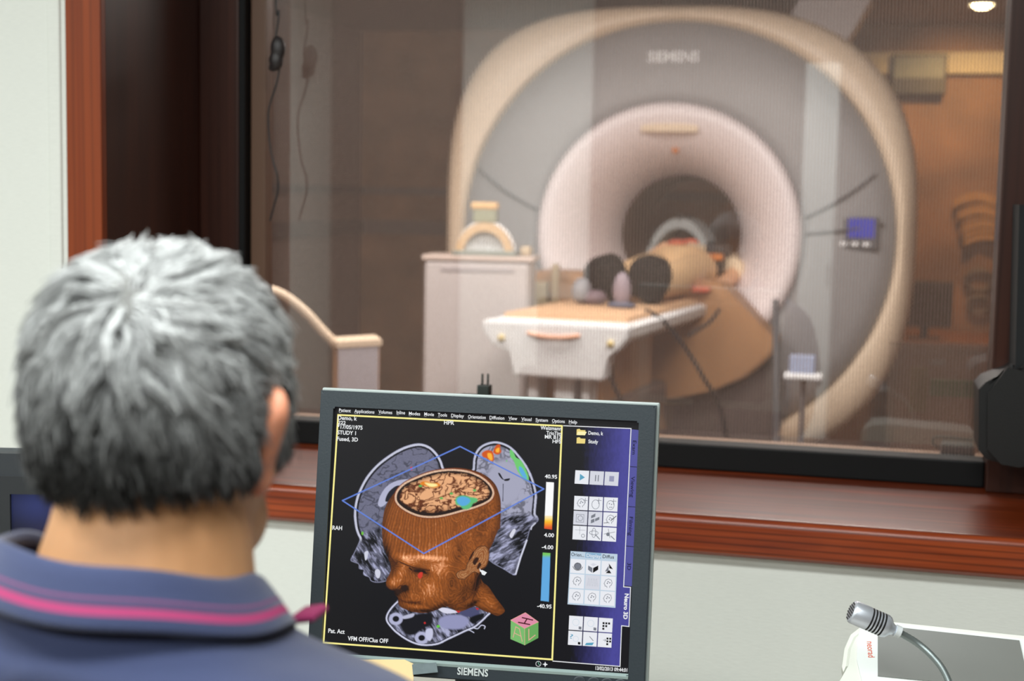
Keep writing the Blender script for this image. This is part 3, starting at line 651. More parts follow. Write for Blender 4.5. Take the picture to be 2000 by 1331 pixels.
def sdist(P, X, Y, closed=True):
    """signed distance (negative inside)"""
    Q = np.roll(P, -1, 0) if closed else P[1:]; A = P if closed else P[:-1]
    d = np.full(X.shape, 1e9); ins = np.zeros(X.shape, bool)
    for (ax_, ay), (bx_, by) in zip(A, Q):
        ex, ey = bx_-ax_, by-ay; L = ex*ex+ey*ey+1e-9
        t = np.clip(((X-ax_)*ex+(Y-ay)*ey)/L, 0, 1); d = np.minimum(d, (X-ax_-t*ex)**2+(Y-ay-t*ey)**2)
        if closed:
            c = ((ay > Y) != (by > Y)); ins ^= c & (X < (bx_-ax_)*(Y-ay)/(by-ay+1e-12)+ax_)
    d = np.sqrt(d); return np.where(ins, -d, d) if closed else d
def smoothstep(x, a, b): t = np.clip((x-a)/(b-a), 0, 1); return t*t*(3-2*t)
def paint(sl, mask, col):
    c = np.array(srgb(col)) if not isinstance(col, np.ndarray) else col
    img[sl] = img[sl]*(1-mask[..., None]) + c*mask[..., None]
_rng = np.random.RandomState(7); _T = _rng.rand(256, 256)
def vnoise(x, y):
    xi, yi = np.floor(x).astype(int), np.floor(y).astype(int); fx, fy = x-xi, y-yi; fx = fx*fx*(3-2*fx); fy = fy*fy*(3-2*fy)
    g_ = lambda i, j: _T[(yi+j) % 256, (xi+i) % 256]
    return (g_(0, 0)*(1-fx)+g_(1, 0)*fx)*(1-fy)+(g_(0, 1)*(1-fx)+g_(1, 1)*fx)*fy
def fbm(x, y, o=4): return sum(vnoise(x*2**k+17*k, y*2**k+5*k)/2**k for k in range(o))/(2-2**(1-o))
def gyri(X, Y, sc=7.0, warp=5.0, wd=.16):
    """dark winding grooves, 0 in a groove, 1 on a fold"""
    wx = X+warp*(fbm(X/13, Y/13)-.5)*4; wy = Y+warp*(fbm(X/13+40, Y/13+9)-.5)*4
    n = vnoise(wx/sc, wy/sc)-.5 + .45*(vnoise(wx/sc*2+9, wy/sc*2)-.5)
    return smoothstep(np.abs(n), .015, wd)
def fill(P, col, soft=.8, f=None):
    sl = bbsl(P, 2); X, Y = XS[sl], YS[sl]; d = sdist(P, X, Y); m_ = smoothstep(-d, -soft, soft)
    if f is not None: m_ = m_*f(X, Y, d)
    paint(sl, m_, col); return sl, d
def stroke(P, w, col, soft=.8, closed=False):
    P = np.array(P, float); sl = bbsl(P, w+2); X, Y = XS[sl], YS[sl]; d = np.abs(sdist(P, X, Y, closed))
    paint(sl, 1-smoothstep(d, w/2-soft*.5, w/2+soft*.5), col)
GREYB = np.array(srgb((150, 152, 180)))
def fine_(X, Y): return vnoise(X/1.7, Y/1.7)-.5
def slice_texture(P, kind):
    sl = bbsl(P, 2); X, Y = XS[sl], YS[sl]; d = sdist(P, X, Y); m_ = smoothstep(-d, -.8, .8)
    c_, s__ = (.55, .83) if kind != 1 else (.85, -.5); Xr, Yr = X*c_+Y*s__, -X*s__+Y*c_
    t = fbm(Xr/22, Yr/9, 4); streak = fbm(Xr/11+3, Yr/2.6, 4); fine = vnoise(X/1.5, Y/1.5)
    v = np.clip((t-.36)*1.5+.16, .04, 1)*.8 + np.clip((streak-.5)*3.2, -.12, .6)*.55 + .10*(fine-.5)
    v = np.clip(v, .03, .85)
    v = np.where(-d < 1.6, np.maximum(v, .55), v)
    paint(sl, m_, GREYB[None, None]*(v[..., None]**1.5)*1.7); return sl, X, Y, d
# left (sagittal) slice
SAG = spl(A3([(1000, 700), (945, 560), (925, 500), (885, 435), (830, 385), (760, 360), (690, 365), (600, 395), (500, 452), (400, 530), (320, 620), (268, 710), (235, 790), (217, 870), (212, 950), (222, 1040), (240, 1100), (258, 1140)]) + A4([(245, 185), (215, 250), (185, 310), (212, 330), (250, 345), (255, 382), (292, 392), (290, 430), (335, 452), (352, 482), (400, 495), (470, 485), (540, 440), (560, 200)]), 4)
sl, X, Y, d = slice_texture(SAG, 0)
brain = smoothstep(1050+(X-690)*-.35-Y, -6, 8)*smoothstep(-d, 7, 9)
g_ = gyri(X*.8+Y*.4, Y*.9-X*.3, 11, 3); paint(sl, brain, np.stack([(.07+.085*g_+.03*fine_(X, Y))*k for k in (.95, .97, 1.45)], -1))
skull = smoothstep(1060-(X-690)*.1-Y, -4, 8)
paint(sl, skull*smoothstep(-d, .5, 1.2)*(1-smoothstep(-d, 4.2, 5.2)), (196, 198, 216)); paint(sl, skull*smoothstep(-d, 5, 5.6)*(1-smoothstep(-d, 7.5, 9.5)), (22, 22, 30))
fill(spl(A3([(410, 840), (430, 780), (480, 710), (560, 665), (680, 652), (640, 700), (560, 705), (500, 760), (485, 835), (440, 875), (412, 865)])), (176, 178, 204))
fill(spl(A3([(470, 810), (500, 750), (560, 705), (600, 720), (560, 800), (480, 835)])), (24, 24, 34))
for P in (A4([(385, 400), (410, 385), (430, 410), (420, 455), (395, 450)]), A4([(300, 250), (330, 240), (320, 300), (305, 310)])): fill(spl(P), (206, 208, 224))
fill(spl(A3([(670, 560), (680, 548), (690, 560), (686, 578), (675, 576)])), (190, 60, 80)); fill(spl(A4([(275, 85), (285, 78), (293, 92), (284, 108), (275, 100)])), (110, 190, 60))
# right (coronal) slice
CORO = spl(A3([(1175, 640), (1177, 560), (1182, 490), (1200, 430), (1240, 382), (1300, 352), (1370, 342), (1440, 360), (1500, 395), (1560, 460), (1612, 530), (1652, 605), (1682, 690), (1700, 780), (1695, 860), (1690, 930), (1706, 955), (1712, 985), (1680, 1020), (1650, 1045), (1625, 1130)]) + A4([(1620, 150), (1590, 230), (1568, 290), (1545, 360), (1526, 436), (1430, 385), (1315, 315), (1250, 200)]), 4)
sl, X, Y, d = slice_texture(CORO, 1)
cx_, cy_ = 640+1440/4.158, 780+680/4.158
brain = smoothstep(1006+.0*(X-990)-Y, -5, 6)*smoothstep(-d, 7, 9)
g_ = gyri(X+50, Y, 12, 5, .26); rr = np.sqrt((X-cx_)**2+((Y-cy_)*.8)**2); core = 1-smoothstep(rr, 30, 44)
paint(sl, brain, np.stack([(.16+.24*np.maximum(g_, core))*k for k in (.92, .93, 1.22)], -1))
skull = smoothstep(1012-Y, -4, 8)
paint(sl, skull*smoothstep(-d, .5, 1.2)*(1-smoothstep(-d, 3.8, 4.8)), (190, 192, 212)); paint(sl, skull*smoothstep(-d, 4.8, 5.4)*(1-smoothstep(-d, 7, 9)), (24, 24, 32))
for P in (A3([(1385, 600), (1400, 605), (1420, 640), (1432, 655), (1415, 650), (1392, 622)]), A3([(1432, 655), (1450, 648), (1480, 645), (1470, 662), (1440, 665)])): fill(spl(P), (14, 14, 20))
stroke(A3([(1425, 690), (1424, 760), (1422, 830)]), 1.3, (40, 40, 56))
hot = lambda X, Y, d: smoothstep(-d, -.5, 2.5)
for P, Q in ((A3([(1262, 430), (1300, 415), (1340, 430), (1350, 490), (1330, 505), (1290, 480), (1265, 470), (1252, 450)]), A3([(1300, 440), (1330, 445), (1338, 490), (1322, 496), (1300, 470)])), (A3([(1345, 420), (1370, 375), (1400, 372), (1402, 400), (1410, 430), (1380, 450), (1350, 440)]), A3([(1365, 410), (1392, 395), (1392, 430), (1370, 432)]))):
    fill(spl(P), (206, 84, 20), 1.2); fill(spl(Q), (252, 178, 50), 1.6)
fill(spl(A3([(1480, 415), (1500, 420), (1518, 450), (1530, 475), (1570, 500), (1605, 560), (1632, 630), (1625, 665), (1590, 650), (1560, 610), (1540, 580), (1510, 500), (1485, 470)])), (110, 200, 110), 1.2)
fill(spl(A3([(1555, 550), (1580, 560), (1612, 620), (1615, 648), (1585, 632), (1560, 590)])), (90, 170, 220), 1.5)
fill(spl(A3([(1450, 498), (1458, 498), (1456, 508), (1449, 507)])), (110, 200, 110))
fill(spl(A4([(1480, 110), (1510, 60), (1530, 70), (1500, 130)])), (214, 214, 230)); stroke(A4([(1620, 150), (1570, 290), (1530, 425)]), 3.2, (206, 208, 226)); stroke(A4([(1690, 10), (1660, 40), (1655, 60)]), 2.6, (196, 198, 214))
# bottom (axial) slice
AXI = spl(A4([(600, 640), (570, 640), (510, 700), (475, 760), (475, 810), (510, 860), (560, 910), (640, 965), (720, 1000), (800, 1012), (900, 1000), (980, 962), (1060, 925), (1130, 892), (1200, 862), (1260, 812), (1300, 772), (1325, 738), (1250, 690), (1000, 640)]), 4)
sl, X, Y, d = slice_texture(AXI, 2)
paint(sl, smoothstep(-d, .4, 1)*(1-smoothstep(-d, 3.0, 3.8)), (205, 207, 228)); paint(sl, smoothstep(-d, 3.8, 4.4)*(1-smoothstep(-d, 5, 6)), (50, 50, 66))
fill(spl(A4([(585, 800), (680, 760), (840, 745), (850, 830), (780, 870), (700, 920), (640, 915), (600, 870)])), (18, 18, 24), 3)
fill(spl(A4([(910, 790), (980, 760), (1100, 760), (1150, 810), (1090, 870), (960, 870), (910, 840)])), (146, 148, 186), 3)
for c in ((555, 790), (765, 945)):
    fill(spl(A4([(c[0]+56*cos(t), c[1]+50*sin(t)) for t in np.linspace(0, 2*pi, 10, endpoint=False)])), (176, 178, 208), 1.5); fill(spl(A4([(c[0]+27*cos(t), c[1]+24*sin(t)) for t in np.linspace(0, 2*pi, 10, endpoint=False)])), (16, 16, 22), 1.2)
fill(spl(A4([(800, 880), (850, 870), (855, 930), (830, 970), (800, 940)])), (196, 198, 224), 1.5); fill(spl(A4([(610, 770), (700, 745), (690, 775), (620, 790)])), (184, 186, 210), 1.5)
fill(spl(A4([(900, 710), (960, 700), (1060, 735), (960, 745)])), (214, 214, 232), 1); fill(spl(A4([(1060, 730), (1110, 705), (1220, 700), (1230, 770), (1120, 770)])), (72, 74, 110), 2)
fill(spl(A4([(1160, 780), (1270, 745), (1255, 790), (1180, 830)])), (12, 12, 18), 2)
stroke(spl(A4([(1180, 860), (1220, 870), (1250, 842), (1280, 850), (1275, 870)]), 4, False), 2.0, (190, 192, 214)); stroke(spl(A4([(1140, 880), (1160, 885), (1190, 902)]), 4, False), 1.8, (190, 192, 214))
fill(spl(A4([(888, 845), (905, 840), (914, 852), (900, 862), (888, 858)])), (100, 200, 60)); fill(spl(A4([(782, 820), (794, 815), (799, 826), (788, 832)])), (190, 40, 40))
# the rendered head: wood brown with contour bands
HEAD = np.concatenate([spl(A3([(1440, 1200), (1400, 1050), (1406, 930), (1405, 830), (1390, 760), (1360, 692), (1300, 632), (1220, 590), (1130, 568), (1040, 558), (940, 570), (850, 600), (740, 640), (640, 690), (560, 745), (505, 810), (468, 880), (450, 960), (441, 1060), (445, 1150)])[1:], 4, False),
    spl(A4([(452, 190), (480, 265), (496, 310), (512, 345), (514, 390), (500, 430), (476, 478), (480, 520), (510, 550), (538, 562), (546, 590), (574, 618), (572, 650), (590, 690), (640, 715), (700, 735), (770, 742), (830, 736), (900, 712), (950, 690), (1000, 700), (1060, 730), (1110, 722), (1180, 692), (1212, 692), (1260, 720), (1330, 746), (1388, 765), (1440, 730), (1425, 692), (1370, 620), (1310, 530), (1262, 490), (1240, 430), (1250, 395), (1288, 365), (1310, 310), (1312, 240), (1345, 170), (1385, 70)]), 4, False)])
sl = bbsl(HEAD, 3); X, Y = XS[sl], YS[sl]; d = sdist(HEAD, X, Y); mk = smoothstep(-d, -.8, .8)
U = (X-640)*4.158; V = (Y-780)*4.158          # crop units
wob = (fbm(X/16, Y/16, 3)-.5)
f_fore = (U-820)/(1+np.clip((V-900)/900, -.3, .6))*.115 + wob*2.0                       # near vertical streaks of the brow
r_ck = np.sqrt(((U-1010)/1.0)**2+((V-1500)/1.25)**2)*.09 + wob*9                  # rings over the cheek
r_tm = np.sqrt(((U-1260)/.8)**2+((V-1010)/1.6)**2)*.085 + wob*13                       # loops over the temple
r_nk = (V*.8-U*.25)*.10 + wob*8
w_ck = smoothstep(V, 1290, 1400); w_tm = smoothstep(U, 960, 1130)*(1-smoothstep(V, 1250, 1380)); w_nk = smoothstep(U+.0*V, 1120, 1200)*smoothstep(V, 1500, 1560)
ph = f_fore*(1-w_ck)*(1-w_tm)+r_ck*w_ck*(1-w_nk)+r_tm*w_tm+r_nk*w_nk*w_ck
band = .5+.5*np.sin(ph*2.6); band2 = .5+.5*np.sin(ph*1.1+2)
lum = .62+.30*band*(.5+.5*band2)+.25*(fbm(X/3.2, Y/3.2, 3)-.5)
lum *= .55+.45*smoothstep(-d, 0, 16)
def bump_(u, v, ru, rv, a, rot=0):
    c, s = cos(rot), sin(rot); du, dv = U-u, V-v; return a*np.exp(-(((du*c+dv*s)/ru)**2+((-du*s+dv*c)/rv)**2))
# modelling of the face in the rendered picture (crop units, lower crop starts at v=998)
for a_ in ((640, 1300, 90, 30, .55, .35), (820, 1290, 150, 22, .75, .08), (760, 1400, 75, 28, -.75, .25), (560, 1330, 40, 60, -.3, .2), (600, 1400, 30, 90, .35, .4), (530, 1490, 45, 40, .35, 0), (625, 1540, 34, 30, -.95, 0), (560, 1570, 40, 26, -.6, 0),
           (900, 1380, 90, 60, .45, 0), (830, 1540, 60, 70, .42, .3), (700, 1600, 70, 20, .2, .2), (690, 1655, 90, 12, -.45, .15), (640, 1600, 26, 26, -.3, 0), (720, 1690, 80, 20, .25, .1), (760, 1715, 90, 14, -.3, .1), (1120, 1560, 60, 120, -.35, .5), (1010, 1490, 30, 110, -.25, .1), (900, 1690, 120, 30, -.2, -.4),
           (1210, 1500, 26, 90, -.7, .25), (1230, 1300, 30, 70, .2, .2), (1060, 1250, 40, 90, -.3, .2), (1330, 1640, 60, 60, .2, .6), (1180, 1660, 60, 20, -.4, -.6), (480, 1250, 30, 80, -.35, 0), (900, 1230, 160, 60, .22, 0), (1250, 1010, 50, 120, -.22, .2), (950, 1080, 260, 120, .06, 0)):
    lum += bump_(*a_)
lum = np.clip(lum, .08, 1.75)
base = np.array(srgb((168, 92, 34)))
hc_ = base[None, None]*(lum[..., None]**1.35); hi = np.clip(lum-1.0, 0, .7)[..., None]*np.array((.62, .50, .36)); 
hsp = (smoothstep(vnoise(X/1.6, Y/5), .62, .9)*np.clip(lum-.78, 0, .5))[..., None]*np.array((.6, .42, .26))
paint(sl, mk, hc_+hi*.9+hsp)
# ear
EAR = spl(A4([(1045, 425), (1075, 395), (1120, 385), (1135, 340), (1165, 290), (1200, 225), (1245, 195), (1290, 200), (1313, 240), (1312, 300), (1290, 360), (1250, 385), (1235, 420), (1190, 410), (1150, 440), (1110, 470), (1060, 460)]))
sl, d = fill(EAR, (140, 78, 34)); X, Y = XS[sl], YS[sl]
rings_ = .5+.5*np.sin(-d*1.55+3*(fbm(X/6, Y/6)-.5)*3); paint(sl, smoothstep(-d, 0, 1)*rings_*(.25+.5*vnoise(X/2.2, Y/2.2)), (206, 156, 106)); paint(sl, smoothstep(-d, -.5, .5)*(1-smoothstep(-d, .8, 1.8)), (70, 36, 14))
for P in (A4([(1180, 330), (1205, 290), (1230, 300), (1200, 350)]), A4([(1215, 370), (1235, 330), (1250, 350), (1225, 385)]), A4([(1150, 300), (1180, 245), (1190, 250), (1160, 310)])): fill(spl(P), (48, 22, 8), 1)
# nose, eye, mouth lines
for P, w, c in ((A4([(500, 270), (545, 330), (560, 345)]), 2.2, (72, 34, 12)), (A4([(585, 325), (640, 350), (700, 372), (760, 385), (830, 395)]), 2.0, (60, 28, 10)), (A4([(665, 375), (700, 400), (740, 398), (800, 418)]), 2.6, (36, 16, 8)), (A4([(690, 390), (720, 440), (770, 455)]), 1.4, (96, 48, 20)),
                (A4([(575, 622), (640, 655), (700, 655), (760, 650)]), 1.5, (78, 34, 14)), (A4([(476, 520), (510, 550), (560, 548), (590, 520), (650, 525)]), 1.6, (64, 28, 10)), (A4([(1245, 400), (1210, 460), (1190, 560), (1120, 640), (1000, 690)]), 1.6, (84, 42, 18)), (A4([(1240, 470), (1215, 560), (1180, 640), (1215, 692)]), 1.5, (70, 34, 14))):
    stroke(spl(P, 5, False), w, c, 1.4)
fill(spl(A4([(735, 430), (750, 412), (772, 412), (770, 445), (752, 462), (735, 450)])), (204, 56, 40), 1)
fill(spl(A4([(600, 530), (640, 515), (650, 545), (610, 560)])), (40, 20, 10), 1.6); fill(spl(A4([(550, 560), (580, 548), (600, 575), (570, 590)])), (46, 24, 12), 1.6)
for P in (A4([(1045, 722), (1080, 728), (1062, 740)]), A4([(1205, 700), (1230, 705), (1218, 718)])): fill(spl(P), (190, 40, 40))
# cut through the skull and the brain inside
CUT = spl(A3([(545, 810), (560, 745), (620, 682), (720, 632), (830, 592), (940, 572), (1040, 570), (1150, 586), (1250, 630), (1320, 690), (1352, 755), (1335, 812), (1280, 852), (1190, 888), (1080, 918), (960, 950), (850, 965), (740, 955), (640, 915), (570, 862)]), 5)
sl = bbsl(CUT, 6); X, Y = XS[sl], YS[sl]; d = sdist(CUT, X, Y)
paint(sl, 1-smoothstep(d, 1.0, 2.6), (120, 52, 16))
paint(sl, (1-smoothstep(d, -.6, .9))*(.55+.45*vnoise(X/1.3, Y/1.3)), (236, 200, 170))
ins = smoothstep(-d, 3.0, 4.2); paint(sl, ins, (34, 16, 8)); br_ = smoothstep(-d+3*(vnoise(X/4, Y/4)-.5)-3.0*smoothstep(Y-X*.0, 940, 1000), 6, 8)*1.0
g_ = gyri(X*1.0+Y*.25, Y*1.25, 9.0, 4, .30); low = smoothstep(Y+(X-880)*-.05, 985, 1015)
tone = np.array(srgb((232, 172, 124)))*(g_[..., None]**.9) + np.array(srgb((96, 44, 14)))*(1-g_[..., None])
tone = tone*(1-low[..., None]) + np.array(srgb((150, 82, 30)))*g_[..., None]*low[..., None]
tone = tone*(.35+.65*smoothstep(-d, 6, 15))[..., None]
paint(sl, br_, tone)
mid = spl(A3([(660, 850), (800, 830), (960, 780), (1100, 720), (1260, 660)]), 5, False); stroke(mid, 1.2, (110, 56, 22), 2)
fill(spl(A3([(750, 690), (775, 668), (820, 672), (850, 684), (890, 680), (912, 696), (900, 712), (860, 722), (815, 712), (775, 700)])), (226, 128, 20), 2); fill(spl(A3([(790, 680), (830, 684), (880, 690), (890, 704), (850, 714), (815, 704)])), (255, 240, 160), 2.4)
fill(spl(A3([(1036, 825), (1050, 795), (1100, 783), (1160, 796), (1210, 806), (1215, 830), (1180, 850), (1165, 875), (1140, 895), (1100, 892), (1075, 868), (1045, 858)])), (92, 186, 120), 1.8); fill(spl(A3([(1048, 822), (1062, 800), (1100, 792), (1145, 806), (1158, 830), (1130, 860), (1090, 868), (1060, 850)])), (88, 168, 220), 2)
for c in ((1005, 768), (924, 806), (1192, 742), (752, 706)): fill(spl(A3([(c[0]+14*cos(t), c[1]+9*sin(t)) for t in np.linspace(0, 2*pi, 8, endpoint=False)])), (90, 180, 90), 1.5)
# plane outline
DIA = A3([(120, 825), (1075, 385), (1755, 730), (780, 1255)]); stroke(np.array(DIA), 2.6, (96, 128, 214), 1.2, True)
# side panel fade and colour bars
def quad(c, col, f=None):
    P = np.array(c, float); sl = bbsl(P, 1); X, Y = XS[sl], YS[sl]; d = sdist(P, X, Y); m_ = smoothstep(-d, -.5, .5)
    paint(sl, m_, f(X, Y) if f else col)
def panel(X, Y):
    t = np.clip((X-(1138-(Y-838)*.055))/84, 0, 1); t = np.clip(t+.20*(fbm(X/3, Y/8, 2)-.5)*(t > .02), 0, 1)
    return np.array(srgb((13, 13, 17)))*(1-t[..., None])+np.array(srgb((72, 70, 150)))*t[..., None]**1.3
quad([(1101, 833), (1232, 837), (1218, 1147), (1232, 1148), (1229, 1224), (1214, 1223), (1211, 1303), (1079, 1292)], None, panel)
quad([(1067, 942), (1082, 943), (1078, 1035), (1063, 1033)], None, lambda X, Y: np.where((Y < 1008)[..., None], np.ones(3)*.95, np.stack([.95-.25*smoothstep(Y, 1020, 1035), .80-.72*smoothstep(Y, 1008, 1034), .55-.53*smoothstep(Y, 1006, 1020)], -1)))
quad([(1060, 1080), (1075, 1081), (1072, 1176), (1056, 1174)], None, lambda X, Y: np.array(srgb((118, 196, 96)))*(1-smoothstep(Y, 1083, 1092))[..., None]+np.array(srgb((96, 168, 222)))*smoothstep(Y, 1083, 1092)[..., None])
# mesh of the picture, built in the monitor's frame
o_ = MRi @ (CAM-MP); dx_ = np.array(Fv)[None, None]+np.array(Rv)[None, None]*((XS-1000)/FPX)[..., None]-np.array(Uv)[None, None]*((YS-665.5)/FPX)[..., None]
dl_ = dx_ @ np.array(MR); t_ = (0-o_.y)/dl_[..., 1]; pts = np.array(o_)[None, None]+dl_*t_[..., None]
pts[..., 0] = np.clip(pts[..., 0], sx0-.001, sx1+.001); pts[..., 2] = np.clip(pts[..., 2], szb-.0035, szt+.001); pts[..., 1] = 0
h_, w_ = XS.shape; me = bpy.data.meshes.new('screen'); nv = h_*w_
me.vertices.add(nv); me.vertices.foreach_set('co', pts.reshape(-1)); idx = np.arange(nv).reshape(h_, w_)
q = np.stack([idx[:-1, :-1], idx[1:, :-1], idx[1:, 1:], idx[:-1, 1:]], -1).reshape(-1); nf = (h_-1)*(w_-1)
me.loops.add(nf*4); me.loops.foreach_set('vertex_index', q); me.polygons.add(nf); me.polygons.foreach_set('loop_start', np.arange(nf)*4); me.update(calc_edges=True)
ca = me.color_attributes.new('Col', 'FLOAT_COLOR', 'POINT'); ca.data.foreach_set('color', np.concatenate([np.clip(img, 0, 1), np.ones((h_, w_, 1))], -1).reshape(-1))
screen = link('screen', me, vcol('lit_screen', True, .3, .35), mon); screen['label'] = 'lit screen with a brown head cut open at the brain and three grey scan slices'
# ---------------------------------------------------------------- writing and buttons
WHT, YEL = glow('screen_white', (236, 238, 240)), glow('screen_yellow', (250, 240, 150))
def stxt(s, p0, p1, cap, name='text', m_=WHT, off=.012, y=-.0004):
    a, b = S(*p0, y), S(*p1, y); xd = (b-a).normalized(); yd = Vector((-xd.z, 0, xd.x))
    px = (Vector(p1)-Vector(p0)).length; return place_text(s, name, a, xd, yd, (b-a).length, cap*(b-a).length/px, m_, screen, off)
for s, xa, xb, yb in (('Patient', 662, 685, 804.8), ('Applications', 692, 731, 806.5), ('Volumes', 739, 766, 808), ('Inline', 774.5, 791, 809), ('Modes', 798.5, 820.5, 811), ('Movie', 828.5, 847.5, 812.3), ('Tools', 855, 873, 813.5), ('Display', 881, 906, 815), ('Orientation', 914, 948.5, 817.3), ('Diffusion', 956, 985, 819), ('View', 993, 1010, 820.4), ('Visual', 1018, 1038, 822), ('System', 1046, 1070, 823.5), ('Options', 1078, 1103, 825.5), ('Help', 1111, 1127, 827.3)):
    stxt(s, (xa, yb), (xb, yb+(xb-xa)*.05), 6.4, 'menu_text')
    stxt('_', (xa, yb+.6), (xa+4.5, yb+.8), 6.4, 'menu_underline', off=0)
for s, xa, xb, yb, cp in (('Demo, k', 660, 697, 820, 7.6), ('222', 660, 675, 829, 6.6), ('*17/05/1975', 659, 708, 837.3, 7.4), ('STUDY 1', 659, 695, 848.6, 7.4), ('Fused, 3D', 658, 699, 861, 7.4), ('HPR', 867, 887, 829.3, 7.6), ('RAH', 649, 668, 1035, 7.6),
                      ('Weizmann', 1055.5, 1096.5, 839.3, 7.2), ('TrioTim', 1067, 1096, 849.4, 7), ('MR B13', 1064, 1096, 856.8, 7), ('HFS', 1079, 1096, 865.8, 7), ('40.95', 1064, 1088, 934.5, 7.4), ('4.00', 1062.5, 1082, 1049, 7.4), ('-4.00', 1058, 1080.5, 1072.5, 7.4), ('-40.95', 1049, 1077, 1187.5, 7.4),
                      ('Pat. Act', 641, 673, 1236.5, 8), ('VFM OFF/Clus OFF', 679, 758, 1251.5, 8), ('Demo, k', 1149, 1178, 849.3, 7), ('Study', 1149, 1168, 866, 7), ('13/02/2013 09:44:01', 1163, 1225, 1309, 7)):
    stxt(s, (xa, yb), (xb, yb+(xb-xa)*(.05+.02*(yb > 1100))), cp, 'text', off=.022)
def spoly(pts, name, m_, parent=None, y=-.0003, th=.0002):
    b_ = bmesh.new(); a = [b_.verts.new(S(*p, y)) for p in pts]; b_.faces.new(a); r = bmesh.ops.extrude_face_region(b_, geom=b_.faces[:])
    for v in r['geom']:
        if isinstance(v, bmesh.types.BMVert): v.co.y -= th
    return obj(name, b_, m_, parent or screen)
def sline(pts, w, name, m_, closed=False, y=-.0003, parent=None):
    b_ = bmesh.new(); P = [S(*p, y) for p in pts]; n = len(P); rg = []
    for i in range(n):
        p, q_ = P[i-1] if (closed or i) else P[i], P[(i+1) % n] if (closed or i < n-1) else P[i]
        d1 = (P[i]-p).normalized() if (P[i]-p).length > 1e-9 else (q_-P[i]).normalized(); d2 = (q_-P[i]).normalized() if (q_-P[i]).length > 1e-9 else d1
        n1, n2 = Vector((-d1.z, 0, d1.x)), Vector((-d2.z, 0, d2.x)); nn = (n1+n2).normalized(); nn *= 1/max(nn.dot(n1), .3)
        rg.append((b_.verts.new(P[i]+nn*w/2), b_.verts.new(P[i]-nn*w/2)))
    for i in range(n if closed else n-1):
        a, c = rg[i], rg[(i+1) % n]; b_.faces.new((a[0], c[0], c[1], a[1]))
    o = obj(name, b_, m_, parent or screen); md = o.modifiers.new('t', 'SOLIDIFY'); md.thickness = .0001; return o
PXM = .376/594
sline([(660.5, 811), (1097.5, 832.5), (1078.5, 1289), (632, 1256)], 3.2*PXM, 'view_border', YEL, True)
sline([(1100, 832), (1232.5, 837.5), (1218, 1147), (1231.5, 1148), (1228.5, 1224.5), (1214, 1223), (1211, 1302.5), (1079, 1292)], 1.5*PXM, 'panel_border', WHT)
TABV, TABT = glow('tab_violet', (84, 84, 156)), glow('tab_text', (14, 14, 40))
tb_ = [(1233.5, 838.5), (1230, 912), (1226, 990), (1222.5, 1067), (1219, 1145)]; tr2 = [(1247.5, 840), (1244.5, 913), (1241, 991), (1237.5, 1068.5), (1234, 1146.5)]
for i, (s, pa, pb_) in enumerate((('Exam', (1236, 861), (1234.5, 888)), ('Viewing', (1233, 931), (1231, 972)), ('Filming', (1229.5, 1010), (1227.5, 1047)), ('3D', (1225.5, 1100), (1225, 1114)))):
    spoly([(tb_[i][0], tb_[i][1]+.6), (tr2[i][0], tr2[i][1]+.6), (tr2[i+1][0], tr2[i+1][1]-.6), (tb_[i+1][0], tb_[i+1][1]-.6)], 'tab', TABV); stxt(s, pa, pb_, 7.2, 'tab_text', TABT, .01, -.0009)
stxt('Neuro 3D', (1220.5, 1160), (1217.5, 1210), 8, 'tab_text', WHT, .035, -.0009)
PAPER, GLINE, BLU, BLK, GRYB, PBLU = glow('button_white', (232, 234, 240)), glow('icon_grey', (120, 124, 134)), glow('icon_blue', (90, 160, 190)), glow('icon_black', (10, 10, 12)), glow('button_grey', (212, 214, 224)), glow('panel_blue', (190, 208, 224))
def bil(c, u, v):
    a = Vector(c[0]).lerp(Vector(c[1]), u); b = Vector(c[3]).lerp(Vector(c[2]), u); return a.lerp(b, v)
def sub(c, i, j, nx, ny, g=.035):
    u0, u1, v0, v1 = (i+g)/nx, (i+1-g)/nx, (j+g)/ny, (j+1-g)/ny; return [bil(c, u0, v0), bil(c, u1, v0), bil(c, u1, v1), bil(c, u0, v1)]
def circ(c, cu, cv, r, n=14, a0=0, a1=2*pi, ry=None): return [bil(c, cu+r*cos(t), cv+(ry or r)*sin(t)) for t in np.linspace(a0, a1, n)]
head_path = [(.62, .80), (.62, .70), (.72, .62), (.78, .45), (.72, .25), (.52, .18), (.34, .27), (.27, .42), (.22, .55), (.28, .58), (.29, .70), (.42, .72), (.44, .82)]
